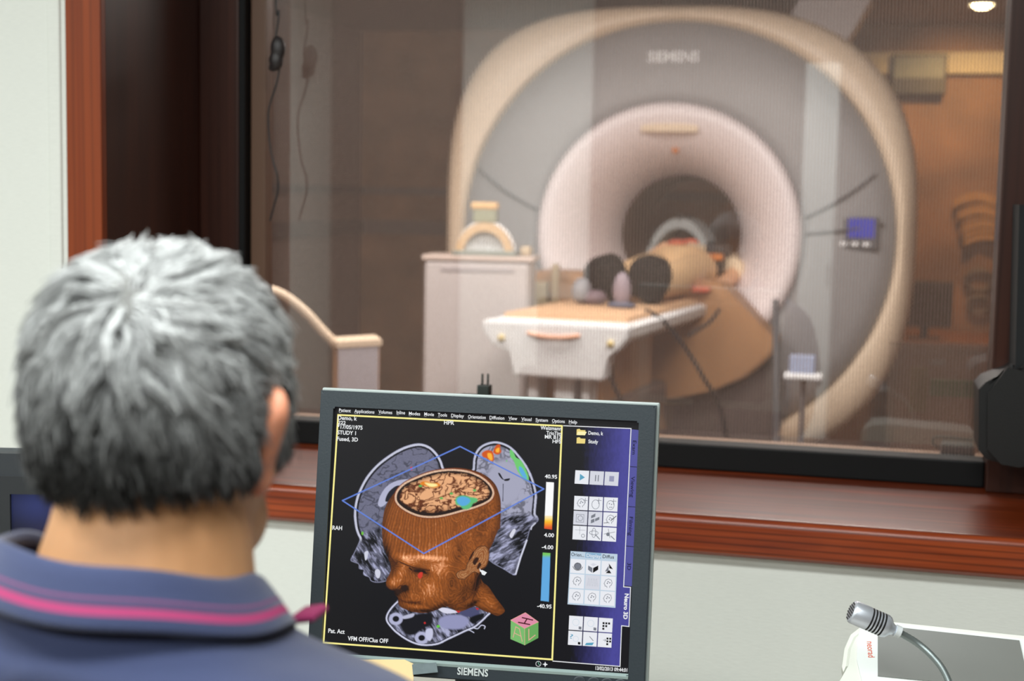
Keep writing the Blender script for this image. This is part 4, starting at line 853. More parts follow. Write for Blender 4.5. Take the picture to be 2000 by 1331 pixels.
def icon(c, kind, b_):
    ln = lambda pts, w=.9, m_=GLINE: sline(pts, w*PXM, 'icon', m_, y=-.0007, parent=b_)
    fl = lambda pts, m_=GLINE: spoly(pts, 'icon', m_, b_, y=-.0006, th=.0001)
    P = lambda *uv: [bil(c, *k) for k in uv]
    if kind == 'play': fl(P((.35, .25), (.72, .5), (.35, .76)), BLU)
    elif kind == 'pause': fl(P((.38, .28), (.45, .28), (.45, .74), (.38, .74))); fl(P((.58, .28), (.65, .28), (.65, .74), (.58, .74)))
    elif kind == 'stop': fl(P((.33, .3), (.68, .3), (.68, .7), (.33, .7)), glow('stop_lilac', (150, 152, 180)))
    elif kind.startswith('head'):
        ln(P(*head_path))
        if 'd' in kind:
            for (u, v) in ((.5, .38), (.62, .45), (.45, .5)): fl(circ(c, u, v, .05, 7)[:-1])
        if 'x' in kind: ln(P((.8, .12), (.8, .5))); ln(P((.64, .3), (.96, .3)))
        if 'k' in kind: ln(P((.55, .6), (.95, .22)), 1.2, BLK); ln(P((.05, .78), (.35, .74)), 1, BLK)
    elif kind.startswith('skull'):
        ln(circ(c, .48, .55, .27, 16, ry=.33)); ln(P((.7, .1), (.7, .5))); ln(P((.55, .25), (.9, .25)))
        if 'd' in kind:
            for (u, v) in ((.4, .45), (.56, .5), (.45, .7), (.58, .7)): fl(circ(c, u, v, .045, 7)[:-1])
    elif kind == 'frame': ln(P((.2, .25), (.75, .25), (.75, .8), (.2, .8), (.2, .25)), .7); ln(circ(c, .5, .52, .18, 12))
    elif kind == 'stack': fl(P((.2, .3), (.5, .12), (.5, .35), (.2, .5))); fl(P((.5, .5), (.8, .35), (.8, .55), (.5, .7))); fl(P((.2, .6), (.45, .5), (.45, .75), (.2, .85)))
    elif kind == 'sheet': ln(P((.15, .3), (.9, .3)), .5); ln(P((.5, .05), (.5, .6)), .5); ln(circ(c, .75, .7, .12, 10))
    elif kind == 'orbit': ln(circ(c, .45, .45, .32, 16, ry=.14)); ln(circ(c, .45, .45, .14, 16, ry=.34)); ln(P((.6, .6), (.9, .9)), 1.6)
    elif kind == 'move': ln(P((.1, .5), (.9, .3))); ln(P((.4, .1), (.55, .75))); fl(circ(c, .4, .5, .14, 8)[:-1]); ln(P((.6, .6), (.9, .85)), 1.6)
    elif kind == 'ball': fl(circ(c, .5, .5, .24, 14)[:-1], GLINE); ln(circ(c, .5, .45, .34, 14, .2, pi-.2), 1, BLK); ln(circ(c, .5, .5, .24, 16), 1, BLK)
    elif kind == 'cube': fl(P((.15, .4), (.45, .55), (.45, .9), (.15, .7))); fl(P((.5, .55), (.85, .35), (.85, .65), (.5, .9)), BLK); fl(P((.3, .3), (.5, .2), (.75, .3), (.5, .42)), GRYB)
    elif kind == 'tri': fl(P((.5, .15), (.8, .55), (.55, .5)), BLK); fl(P((.25, .75), (.5, .3), (.5, .7))); fl(P((.3, .85), (.7, .85), (.55, .62)), BLK)
    elif kind == 'waves': [ln(P(*[(u, .5+.28*(-1)**k_) for k_, u in enumerate(np.linspace(.12+o2, .82+o2, 9))]), .5, GRYB if False else glow('wave_grey', (186, 190, 200))) for o2 in (0, .06)]
    elif kind == 'disk': ln(circ(c, .5, .45, .24, 12), .6, PBLU); fl(P((.72, .72), (.92, .74), (.92, .94), (.72, .92)), GLINE)
    elif kind == 'help': stxt('?', bil(c, .12, .55), bil(c, .34, .56), 9, 'icon', BLU, 0, -.0009); fl(P((.72, .75), (.9, .76), (.9, .94), (.72, .92)), BLK); ln(circ(c, .55, .55, .2, 12), .6, PBLU)
    elif kind == 'send': ln(P((.45, .3), (.75, .6)), .9, BLK); fl(P((.25, .78), (.8, .72), (.7, .92), (.15, .95)), BLU)
    elif kind in ('tiles', 'arrow'):
        ox = .28 if kind == 'tiles' else .62; L_ = ((0, 0), (1, 0), (2, 0), (0, 1), (1, 1), (0, 2)) if kind == 'tiles' else ((0, 0), (1, 0), (0, 1), (1, 1), (0, 2))
        for (i, j) in L_: fl(P((ox+.2*i, .3+.2*j), (ox+.14+.2*i, .3+.2*j), (ox+.14+.2*i, .44+.2*j), (ox+.2*i, .44+.2*j)), BLK)
        if kind == 'arrow': ln(P((.38, .5), (.58, .5))); ln(P((.5, .4), (.58, .5), (.5, .6)))
grids = (([(1123, 918), (1210, 922), (1208, 951), (1121, 946)], 3, 1, ['play', 'pause', 'stop'], ''),
         ([(1121, 968), (1208, 972), (1204, 1060), (1117, 1055)], 3, 3, ['headdx', 'skull', 'skulld', 'frame', 'stack', 'headk', 'sheet', 'orbit', 'move'], ''),
         ([(1114, 1091), (1204.5, 1097), (1201, 1185.5), (1109.5, 1179)], 3, 3, ['ball', 'cube', 'tri', 'head', 'waves', 'head', 'head', 'head', 'headd'], 'b'),
         ([(1111, 1202), (1198, 1208), (1195, 1267), (1108, 1261)], 3, 2, ['disk', 'disk', 'tiles', 'help', 'send', 'arrow'], ''))
spoly([(1114.5, 1077), (1206, 1083), (1202, 1188), (1108.5, 1181)], 'tool_panel', PBLU, y=-.0001, th=.0001)
spoly([(1143.5, 1079.3), (1174.5, 1081.3), (1174, 1092), (1143, 1090)], 'panel_tab', glow('tab_blue', (140, 176, 206)), y=-.00025, th=.0001)
for s, p0, p1, m_ in (('Orien...', (1115.5, 1086.5), (1141, 1088.5), BLK), ('Display', (1145.5, 1088.6), (1173.5, 1090.6), WHT), ('Diffus', (1177, 1090.6), (1199, 1092), BLK)): stxt(s, p0, p1, 6.8, 'text', m_, .006, -.0006)
for c, nx, ny, kinds, fl_ in grids:
    for k, kd in enumerate(kinds):
        cc_ = sub(c, k % nx, k//nx, nx, ny); b_ = spoly(cc_, 'tool_button', GRYB if kd in ('stop', 'frame', 'waves', 'stack', 'pause') else PAPER, None, y=-.0003, th=.0002)
        b_.parent = mon
        icon(cc_, kd, b_)
for (yy) in (0, 16.5):
    b_ = spoly([(1126.5, 839+yy), (1132, 838+yy), (1134, 840.5+yy), (1143.5, 841+yy), (1142.5, 850.5+yy), (1126, 850+yy)], 'folder_icon', glow('folder_yellow', (236, 214, 130)))
spoly([(1129, 843.5), (1146, 844), (1142.5, 850.8), (1126.3, 850.2)], 'folder_icon', glow('folder_light', (250, 240, 180)), y=-.0006)
# orientation cube
CT = [(1026, 1197.3), (1051.6, 1215.6), (1024.7, 1228.3), (997.6, 1212)]; CLf = [(997.6, 1212), (1024.7, 1228.3), (1025, 1261), (997, 1249)]; CRt = [(1024.7, 1228.3), (1051.6, 1215.6), (1051.4, 1246.8), (1025, 1261)]
cg, cp_, cr_ = glow('cube_green', (122, 186, 110)), glow('cube_pink', (222, 142, 168)), glow('cube_edge', (226, 170, 150))
cu_ = spoly(CT, 'orientation_cube', cp_); cu_.parent = mon; spoly(CLf, 'cube_face', cg, cu_); spoly(CRt, 'cube_face', glow('cube_green_dark', (104, 168, 92)), cu_)
sline(CT+[CT[0]], .8*PXM, 'cube_edge', cr_, y=-.0008, parent=cu_); sline([CT[2], (1025, 1261)], .8*PXM, 'cube_edge', cr_, y=-.0008, parent=cu_)
dkr = glow('letter_dark', (70, 20, 30))
for seg in (((.2, .42), (.72, .12)), ((.38, .86), (.92, .52)), ((.44, .28), (.66, .70))): sline([bil(CT, *seg[0]), bil(CT, *seg[1])], 2.2*PXM, 'letter', dkr, y=-.0009, parent=cu_)
sline([bil(CLf, .18, .86), bil(CLf, .36, .2), bil(CLf, .62, .2), bil(CLf, .82, .86)], 1.3*PXM, 'letter', cr_, y=-.0009, parent=cu_); sline([bil(CLf, .27, .58), bil(CLf, .73, .58)], 1.3*PXM, 'letter', cr_, y=-.0009, parent=cu_)
sline([bil(CRt, .3, .14), bil(CRt, .3, .82), bil(CRt, .78, .72)], 1.6*PXM, 'letter', cr_, y=-.0009, parent=cu_)
sline([(1051.5+5*cos(t), 1297.5+5*sin(t)) for t in np.linspace(0, 2*pi, 18)], .8*PXM, 'clock_icon', WHT); sline([(1051.5, 1293.5), (1051.5, 1297.5), (1055, 1300)], .9*PXM, 'clock_icon', glow('clock_green', (120, 190, 160)))
spoly([(1059.5, 1298.2), (1063.4, 1297), (1065, 1293), (1066.4, 1297), (1070, 1298.8), (1066.4, 1300), (1064.6, 1303.8), (1063.4, 1299.8)], 'star_icon', WHT)
spoly([(936.5, 1110.5), (939, 1114), (943, 1114.5), (951, 1119), (946.5, 1124.5), (941.5, 1123), (939.5, 1118), (937.2, 1116.5)], 'pointer_icon', WHT)
# paper note and tape on the lower frame
nt_ = bmesh.new(); pp = [S(*p, -.011) for p in ((700, 1289), (790, 1289), (807, 1297), (808, 1345), (700, 1345))]
pf = [nt_.verts.new(p) for p in pp]; nt_.faces.new(pf); no = obj('paper_note', nt_, mat('cream_paper', (244, 214, 160), .7), None)
no.matrix_world = mon.matrix_world.copy(); so_ = no.modifiers.new('s', 'SOLIDIFY'); so_.thickness = .0006
tag(no, 'cream paper note stuck to the lower frame of the main monitor', 'note')
tp_ = bmesh.new(); pp = [S(*p, -.0119) for p in ((805, 1298.5), (852, 1294.5), (854, 1303), (855.5, 1313.5), (807, 1318.5))]; pf = [tp_.verts.new(p) for p in pp]; tp_.faces.new(pf)
to = obj('adhesive_tape', tp_, mat('grey_tape', (112, 126, 130), .45, noise=.12, nscale=90), None); to.matrix_world = mon.matrix_world.copy(); so_ = to.modifiers.new('s', 'SOLIDIFY'); so_.thickness = .0011; so_.offset = -1
tag(to, 'strip of grey tape beside the cream note on the monitor frame', 'tape')

# ================================================================== LEFT MONITOR
lq = dep(-42, 884, 1.66); rq = dep(75, 889, 1.66)
m2 = thing('computer_monitor', 'second dark monitor at the left edge behind the man, purple screen mostly hidden', 'monitor', (lq.x, lq.y, lq.z), radians(14))
L2 = lambda z0, z1, x0_, x1_, y0_, y1_, nm, m_, bev=.002, par=None: obj(nm, bx(x0_, x1_, y0_, y1_, z0, z1, bev=bev), m_, par or m2)
fb = bmesh.new(); frame4(fb, 0, .30, -.30, 0, .038, .262, -.262, -.047, -.004, .012); obj('bezel', fb, mat('dark_bezel', (42, 46, 50), .5), m2)
fb = bmesh.new(); frame4(fb, .012, .288, -.288, -.026, .038, .262, -.262, -.047, -.007, -.003); obj('inner_bezel', fb, mat('charcoal_bezel', (34, 37, 40), .5), m2)
L2(-.298, -.002, .002, .298, .010, .05, 'shell', M['bezel'], .006)
b_ = bmesh.new(); n = 40; vv = [[b_.verts.new((.037+.226*i/n, -.002, -.263+.217*j/n)) for j in range(n+1)] for i in range(n+1)]
for i in range(n):
    for j in range(n): b_.faces.new((vv[i][j], vv[i+1][j], vv[i+1][j+1], vv[i][j+1]))
s2 = obj('screen', b_, vcol('second_screen', True, .3), m2); ca = s2.data.color_attributes.new('Col', 'FLOAT_COLOR', 'POINT')
co = np.array([v.co[:] for v in s2.data.vertices]); u_ = (co[:, 0]-.037)/.254; w_ = (co[:, 2]+.263)/.217
c1, c2, c3 = (np.array(srgb(c)) for c in ((40, 48, 92), (84, 66, 128), (24, 26, 36)))
rad_ = np.exp(-(((u_-.16)/.10)**2+((w_-.42)/.25)**2)); r2 = np.exp(-(((u_-.12)/.14)**2+((w_-.93)/.1)**2))
cc2 = c3+(c2-c3)*rad_[:, None]+(c1*1.2-c3)*r2[:, None]; ca.data.foreach_set('color', np.concatenate([np.clip(cc2, 0, 1), np.ones((len(co), 1))], 1).reshape(-1))
L2(DESK-lq.z+.012, -.28, .13, .20, .02, .05, 'stand_neck', M['bezel'], .004); L2(DESK-lq.z, DESK-lq.z+.012, .06, .27, -.07, .12, 'stand_foot', M['bezel'], .004)
ft = lathe([(0, .001), (0, .11), (.006, .108), (.014, .05), (.016, .001)], 40, axis='z')
fo = obj('stand_foot', ft, M['bezel'], mon, True); fo.matrix_parent_inverse = mon.matrix_world.inverted(); pb_ = MR @ Vector((0, .067, -.3)) + MP; fo.location = (pb_.x, pb_.y, DESK)
# ================================================================== THE MAN
HC = dep(316, 829, .985)                       # eye-level centre of the head
man = thing('person', 'grey-haired man seen from behind in a navy polo shirt with pink collar stripes', 'person', (HC.x, HC.y-.02, 0))
def toloc(v): return Vector(v) + HC - man.location
RINGS = [(.121, .004, .004, .004), (.1185, .022, .022, .026), (.113, .036, .038, .044), (.102, .051, .056, .061), (.085, .064, .073, .077), (.060, .0725, .086, .089), (.03, .0765, .0935, .0945), (0, .0765, .095, .093), (-.03, .0735, .095, .084),
         (-.055, .069, .093, .072), (-.08, .063, .090, .058), (-.10, .055, .086, .048), (-.118, .042, .080, .040), (-.128, .022, .070, .03)]
RINGS = [(a_*.965, b_*.925, c_*.97, d_*.97) for a_, b_, c_, d_ in RINGS]
ZR = np.array([r[0] for r in RINGS])[::-1]; RW, RF, RB = (np.array([r[k] for r in RINGS])[::-1] for k in (1, 2, 3))
def head_pt(z, phi, off=0.0):
    w, f, b = np.interp(z, ZR, RW)+off, np.interp(z, ZR, RF)+off, np.interp(z, ZR, RB)+off
    s = np.sin(phi); return np.stack([w*np.cos(phi), np.where(s > 0, f, b)*s, z+0*phi], -1)
def head_nrm(z, phi):
    e = 1e-3; a = head_pt(z, phi+e*8)-head_pt(z, phi-e*8); b = head_pt(np.minimum(z+e*2, .1165), phi)-head_pt(z-e*2, phi); n = np.cross(a, b); return n/(np.linalg.norm(n, axis=-1, keepdims=True)+1e-12)
bb_ = bmesh.new()
loft([[toloc(p) for p in head_pt(r[0], np.linspace(0, 2*pi, 40, endpoint=False))] for r in RINGS], bb_)
for c, s in (((0, .098, -.022), (.0125, .020, .022)), ((0, .102, -.035), (.018, .014, .011)), ((0, .090, .012), (.010, .010, .022)), ((0, .088, -.068), (.027, .012, .008)), ((0, .087, -.078), (.023, .012, .008)), ((0, .078, -.105), (.024, .02, .018)),
             ((-.032, .083, .018), (.024, .012, .008)), ((.032, .083, .018), (.024, .012, .008)), ((-.040, .066, -.035), (.018, .018, .018)), ((.040, .066, -.035), (.018, .018, .018)),
             ((-.031, .084, -.001), (.013, .008, .008)), ((.031, .084, -.001), (.013, .008, .008)), ((.048, .03, -.07), (.013, .03, .025)), ((-.048, .03, -.07), (.013, .03, .025))):
    blob(bb_, toloc(c), s, 14)
# neck, trapezius, chest, arms
nk = lambda x, y, z: Vector((x, y, z-0)) + Vector((HC.x-man.location.x, HC.y-man.location.y, 0))
tube([toloc((0, -.006, -.02)), toloc((0, -.014, -.07)), nk(-.002, -.02, 1.19), nk(-.004, -.02, 1.12)], [.060, .068, .0745, .088], bb_, 24)
blob(bb_, nk(0, -.02, 1.03), (.18, .09, .09)); blob(bb_, nk(0, -.01, .85), (.16, .10, .25))
def arm(sx, bm, skin=True):
    P = [nk(sx*.19, -.01, 1.05), nk(sx*.235, .03, .93), nk(sx*.25, .10, .80), nk(sx*.235, .15, .73), nk(sx*.19, .28, .672), nk(sx*.145, .39, .642)]
    tube(smooth_path(P, 4), [.052-.024*i/20 for i in range(21)], bm, 14)
for sx in (-1, 1):
    arm(sx, bb_)
    hcx = nk(sx*.125, .435, .632); blob(bb_, hcx, (.041, .050, .017), 14, Matrix.Rotation(sx*.3, 3, 'Z'))
    for k in range(4):
        fx = (k-1.5)*.021; L_ = (.062, .072, .068, .052)[k]
        p0 = hcx+Vector((fx-sx*.008, .035, .004)); p1 = p0+Vector((fx*.15-sx*.006, L_*.45, .010)); p2 = p1+Vector((-sx*.004, L_*.35, -.006)); p3 = p2+Vector((0, L_*.25, -.010))
        tube([p0, p1, p2, p3], [.0095, .0088, .008, .0066], bb_, 8)
    tx = -sx; p0 = hcx+Vector((tx*.030, -.01, 0)); tube([p0, p0+Vector((tx*.022, .022, .002)), p0+Vector((tx*.030, .046, -.004))], [.012, .0105, .008], bb_, 8)
mskin = mat('weathered_skin', (198, 146, 102), .55, noise=.06, nscale=30)
mb_ = mskin.node_tree.nodes['Principled BSDF']; mb_.inputs['Subsurface Weight'].default_value = .12; mb_.inputs['Subsurface Radius'].default_value = (.012, .005, .003)
man_body = remesh_obj('body', bb_, mskin, man, .0045, 5)
# ears
mear = mat('ear_skin', (222, 150, 118), .5); eb_ = mear.node_tree.nodes['Principled BSDF']; eb_.inputs['Subsurface Weight'].default_value = .3; eb_.inputs['Subsurface Radius'].default_value = (.012, .004, .002)
for sx in (1, -1):
    ang = radians(52); e = Vector((sx*sin(ang), -cos(ang), 0)); n_ = Vector((sx*cos(ang), sin(ang), 0)); up_ = Vector((0, .12, 1)).normalized()
    out = [(0, -.034), (.006, -.036), (.012, -.030), (.015, -.018), (.021, -.004), (.028, .010), (.032, .022), (.029, .032), (.020, .0375), (.009, .036), (.002, .028), (-.004, .012), (-.004, -.01), (-.003, -.025)]
    out = [tuple(p) for p in spl(out, 3)]; c0 = (.008, .002)
    def E_(u, v, h): return toloc(Vector((sx*.068, .004, -.008)) + e*u + up_*v + n_*h)
    eb = bmesh.new(); R_ = []
    for sc, h in ((.02, .004), (.45, .002), (.74, .0035), (.90, .0075), (1.0, .006), (1.03, .002), (1.0, -.0025), (.80, -.005), (.4, -.007), (.02, -.008)):
        R_.append([E_(c0[0]+(u-c0[0])*sc, c0[1]+(v-c0[1])*sc, h) for u, v in out])
    loft(R_, eb); obj('ear', eb, mear, man, True)
# eyes
for sx in (-1, 1):
    ey = bmesh.new(); blob(ey, toloc((sx*.031, .083, -.001)), (.0115, .0115, .0085), 16); obj('eye', ey, mat('eye_white', (226, 222, 214), .2), man, True)
    ir = bmesh.new(); blob(ir, toloc((sx*.031, .0925, -.001)), (.005, .0028, .005), 12); obj('iris', ir, mat('brown_iris', (60, 40, 28), .2), man, True)
# ---- hair: short wavy strands combed from the crown whorl, a skull-hugging under layer below them
rs = np.random.RandomState(11)
def inhair(z, phi):
    y = np.sin(phi); x = np.cos(phi)
    back = z > -.025+.006*np.abs(x)**2
    side = z > np.where(y < -.22, -.022, np.where(y < .42, .012+.02*np.clip((y+.22)/.3, 0, 1)*0, .035))
    front = z > .062
    sb = (np.abs(y-.30) < .12) & (z > -.012)
    return np.where(y < -.16, back, np.where(y < .55, side | sb, front))
def sample(n):
    Z, Pn = [], []
    while sum(map(len, Z)) < n:
        u = rs.rand(n)*2-1; z = u*.1165; phi = rs.rand(n)*2*pi
        w = np.interp(z, ZR, RW)/.0765; k = inhair(z, phi) & (rs.rand(n) < np.clip(w*1.0+.25*(z > .08), 0, 1)); Z.append(z[k]); Pn.append(phi[k])
    return np.concatenate(Z)[:n], np.concatenate(Pn)[:n]
NG, NC, NSEG = 900, 17000, 7
WH = np.array([.012, -.064, .094])
gz_, gp_ = sample(NG); g0 = head_pt(gz_, gp_, .002); gn = head_nrm(gz_, gp_)
if (gn*g0).sum() < 0: gn = -gn
rad = g0-WH; rl = np.linalg.norm(rad, axis=1, keepdims=True); rad = rad-gn*(rad*gn).sum(1, keepdims=True); rad /= np.linalg.norm(rad, axis=1, keepdims=True)+1e-9
sw = np.cross(gn, rad); dirn_ = rad + sw*(.9*np.exp(-rl/.03)+.15*np.sin(g0[:, :1]*90+g0[:, 2:]*60)) + np.array([0, 0, -1.0])*np.clip((.06-g0[:, 2:])/.10, 0, 1)*.9
dirn_ += rs.randn(NG, 3)*.22; dirn_ -= gn*(dirn_*gn).sum(1, keepdims=True); dirn_ /= np.linalg.norm(dirn_, axis=1, keepdims=True)
LEN = np.interp(g0[:, 2], [-.04, -.01, .02, .08], [.016, .028, .044, .046])*(.85+.3*rs.rand(NG))
pts_ = [g0]; d_ = dirn_+gn*np.interp(g0[:, 2], [-.07, 0, .1], [.25, .55, .42])[:, None]; d_ /= np.linalg.norm(d_, axis=1, keepdims=True)
phs = rs.rand(NG)*6.28; lat = np.cross(gn, dirn_); amp = .45+.5*rs.rand(NG)
for k in range(1, NSEG):
    dd_ = d_+lat*(amp*np.sin(phs*.6+k*.95))[:, None]*.62; dd_ /= np.linalg.norm(dd_, axis=1, keepdims=True)
    p = pts_[-1]+dd_*(LEN/(NSEG-1))[:, None]
    zz = np.clip(p[:, 2], -.127, .1165); ph_ = np.arctan2(p[:, 1]/np.where(p[:, 1] > 0, np.interp(zz, ZR, RF), np.interp(zz, ZR, RB)), p[:, 0]/np.interp(zz, ZR, RW))
    hp_ = head_pt(zz, ph_); clr_ = ((p-hp_)*gn).sum(1); want = np.minimum(.003+.0017*k, .0095); p += gn*np.clip(want*.6-clr_, 0, .01)[:, None]; p -= gn*np.clip(clr_-want*1.3, 0, .01)[:, None]*.7
    pts_.append(p); d_ = d_*.9-gn*.10+np.array([0, 0, -1])*.06; d_ /= np.linalg.norm(d_, axis=1, keepdims=True)
GP = np.stack(pts_, 1)                                   # NG, NSEG, 3
cz2, cp2 = sample(NC); c0_ = head_pt(cz2, cp2, .0015)
own = np.array([np.argmin(((g0-c)**2).sum(1)+rs.rand()*.00002) for c in c0_])
tt_ = np.linspace(0, 1, NSEG)[None, :, None]; off_ = (c0_-g0[own])[:, None, :]
CP = GP[own]+off_*(1-.62*tt_**1.2) + (rs.randn(NC, 1, 3)*.0022)*tt_ + gn[own][:, None, :]*(rs.rand(NC, 1, 1)*.003)*tt_
wdt = (.00052*(1-.55*tt_[0, :, 0]))[None, :, None]
tn = np.gradient(CP, axis=1); tn /= np.linalg.norm(tn, axis=2, keepdims=True)+1e-9; A_ = np.cross(tn, gn[own][:, None, :]); A_ /= np.linalg.norm(A_, axis=2, keepdims=True)+1e-9; B_ = np.cross(tn, A_)
V_ = np.stack([CP+(A_*cos(a)+B_*sin(a))*wdt*1.25 for a in (0, 2.094, 4.189)], 2)      # NC,NSEG,3,3
off3 = np.array(HC-man.location); V_ = V_+off3
nv = NC*NSEG*3; idx = np.arange(nv).reshape(NC, NSEG, 3); F_ = []
for k in range(3): F_.append(np.stack([idx[:, :-1, k], idx[:, :-1, (k+1) % 3], idx[:, 1:, (k+1) % 3], idx[:, 1:, k]], -1).reshape(-1, 4))
F_ = np.concatenate(F_)
clump_noise = vnoise(g0[:, 0]*95+300, g0[:, 2]*75+g0[:, 1]*60+300)*.65+rs.rand(NG)*.35
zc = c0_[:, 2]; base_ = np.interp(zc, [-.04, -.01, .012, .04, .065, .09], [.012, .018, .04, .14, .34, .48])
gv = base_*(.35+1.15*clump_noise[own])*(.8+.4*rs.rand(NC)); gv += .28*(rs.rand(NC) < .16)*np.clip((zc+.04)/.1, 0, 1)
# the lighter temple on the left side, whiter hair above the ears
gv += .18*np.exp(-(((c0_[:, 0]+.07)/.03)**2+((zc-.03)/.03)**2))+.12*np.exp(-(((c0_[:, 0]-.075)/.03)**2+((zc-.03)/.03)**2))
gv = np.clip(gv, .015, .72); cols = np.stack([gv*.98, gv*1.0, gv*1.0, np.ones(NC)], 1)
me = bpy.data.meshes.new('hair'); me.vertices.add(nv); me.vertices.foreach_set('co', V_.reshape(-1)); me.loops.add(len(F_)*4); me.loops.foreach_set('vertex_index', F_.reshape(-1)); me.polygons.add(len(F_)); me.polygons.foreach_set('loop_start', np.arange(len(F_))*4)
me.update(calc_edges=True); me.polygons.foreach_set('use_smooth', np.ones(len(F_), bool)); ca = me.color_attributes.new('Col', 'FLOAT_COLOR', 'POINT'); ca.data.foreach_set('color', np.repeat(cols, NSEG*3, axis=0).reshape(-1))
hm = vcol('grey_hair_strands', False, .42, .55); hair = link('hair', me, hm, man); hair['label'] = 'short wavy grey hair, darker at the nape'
cap = bmesh.new(); zs_ = np.linspace(-.075, .1165, 44); ps_ = np.linspace(0, 2*pi, 72, endpoint=False); vg = {}
for i, z in enumerate(zs_):
    for j, p in enumerate(ps_): vg[i, j] = cap.verts.new(toloc(head_pt(z, np.array(p), .0035+.0008*sin(9*p+z*90))))
for i in range(len(zs_)-1):
    for j in range(72):
        if inhair((zs_[i]+zs_[i+1])/2, np.array(ps_[j]+pi/72)): cap.faces.new((vg[i, j], vg[i, (j+1) % 72], vg[i+1, (j+1) % 72], vg[i+1, j]))
for v in [v for v in cap.verts if not v.link_faces]: cap.verts.remove(v)
uc = obj('under_hair', cap, mat('under_hair', (92, 92, 90), .8, noise=.3, nscale=60), hair, True)
# eyebrows
for sx in (-1, 1):
    eb = tube([toloc((sx*.016, .0955, .022)), toloc((sx*.03, .0955, .0265)), toloc((sx*.046, .086, .022))], [.003, .004, .002], n=8, flat=.6); obj('eyebrow', eb, mat('grey_brow', (90, 88, 86), .9), man, True)
# ---- polo shirt
mshirt = mat('navy_pique_cotton', (40, 50, 84), .92, noise=.06, nscale=500, bump=.3, sheen=.25)
tb2 = bmesh.new(); rows = [(1.168, .086, .080, -.022), (1.153, .106, .092, -.022), (1.143, .143, .101, -.02), (1.134, .188, .109, -.018), (1.118, .212, .113, -.014), (1.06, .230, .116, -.012), (.98, .215, .124, -.005), (.88, .195, .126, 0), (.76, .185, .128, 0), (.62, .19, .132, 0), (.46, .18, .135, .01)]
def fold(a, z): return .0025*sin(7*a+z*60)+.002*sin(13*a-z*95)
RR = []
for z, w, d2, cy in rows:
    rg = []
    for k in range(64):
        a = 2*pi*k/64; c, s = cos(a), sin(a); q = 1/((abs(c)**2.3+abs(s)**2.3)**(1/2.3)); rr = 1+fold(a, z)/w*(1.3 if z < 1.12 else .3)
        x_, y_ = w*q*c*rr, cy+d2*q*s*rr; tl_ = min(max((z-.95)/.15, 0), 1); rg.append(nk(x_, y_, z-tl_*(.085*x_+.13*y_)))
    RR.append(rg)
loft(RR, tb2)
for sx in (-1, 1):
    P = [nk(sx*.165, -.012, 1.06), nk(sx*.205, -.002, 1.035), nk(sx*.235, .03, .94), nk(sx*.246, .075, .865)]; tube(smooth_path(P, 4), [.056, .060, .063, .064, .065, .065, .064, .064, .063, .062, .062, .061, .061], tb2, 18)
shirt = remesh_obj('polo_shirt', tb2, mshirt, man, .007, 8)
for sx in (-1, 1): obj('sleeve_cuff', tube([nk(sx*.2455, .071, .872), nk(sx*.2475, .081, .855)], .0625, n=28), mat('navy_rib', (38, 46, 76), .9), man, True)
# collar: folded band with pink stripes, lower towards the front
mpink, mpk2 = mat('pink_stripe', (146, 46, 92), .9), mat('faded_pink_stripe', (108, 62, 98), .9)
prof = [(0, .080, .076, 1.205), (.02, .0835, .0795, 1.2235), (.06, .088, .0835, 1.2275), (.14, .094, .088, 1.222), (.30, .1005, .093, 1.207), (.45, .106, .0975, 1.1925), (.50, .108, .099, 1.188), (.545, .1095, .1, 1.184), (.63, .112, .1025, 1.1755), (.665, .1135, .1035, 1.172), (.76, .1165, .106, 1.163), (.92, .1215, .110, 1.149), (1, .1215, .110, 1.142), (1.02, .118, .107, 1.142)]
prof = [(v_, .080+(rx-.080)*.8, .076+(ry-.076)*.8, 1.2195-(1.2275-z)*.41) for v_, rx, ry, z in prof]
cb_ = bmesh.new(); rg_ = []; n = 72
for v_, rx, ry, z in prof:
    r_ = []
    for k in range(n+1):
        a = radians(90+17)+radians(326)*k/n       # open at the throat
        s_, c_ = sin(a), cos(a); fr_ = max(0, s_)
        dz = -.030*(s_+1)*.5 - .008*c_ - .045*fr_**2; r_.append(cb_.verts.new(nk(-.013+rx*c_, -.022+ry*s_*(1+.12*fr_), z+dz+.0015*sin(5*a))))
    rg_.append(r_)
for i in range(len(prof)-1):
    vm = (prof[i][0]+prof[i+1][0])/2; mi = 1 if .63 <= vm <= .76 else (2 if .50 <= vm <= .545 else 0)
    for k in range(n): f = cb_.faces.new((rg_[i][k], rg_[i][k+1], rg_[i+1][k+1], rg_[i+1][k])); f.material_index = mi
col_ = obj('collar', cb_, [mshirt, mpink, mpk2], man, True); col_['label'] = 'folded navy collar with pink stripes'; sd = col_.modifiers.new('s', 'SOLIDIFY'); sd.thickness = .0035; sd.offset = -1
tp0 = dep(604, 1200, 1.05)-man.location; tipb = bmesh.new(); box(tipb, tp0, (.020, .030, .007), Matrix.Rotation(radians(-12), 3, 'Y'), .003); obj('collar_point', tipb, mpink, man)
# trousers and shoes
tz_ = bmesh.new()
for sx in (-1, 1): tube(smooth_path([nk(sx*.085, .0, .475), nk(sx*.10, .22, .475), nk(sx*.115, .43, .46), nk(sx*.115, .455, .40), nk(sx*.115, .43, .12)], 4), [.076-.0018*i for i in range(17)], tz_, 16)
blob(tz_, nk(0, 0, .50), (.18, .14, .10)); remesh_obj('trousers', tz_, mat('charcoal_trousers', (52, 54, 60), .9), man, .01, 5)
for sx in (-1, 1):
    sb_ = bmesh.new(); blob(sb_, nk(sx*.115, .50, .045), (.046, .13, .044), 18); blob(sb_, nk(sx*.115, .43, .08), (.044, .06, .06), 14); remesh_obj('shoe', sb_, M['dark'], man, .008, 4)
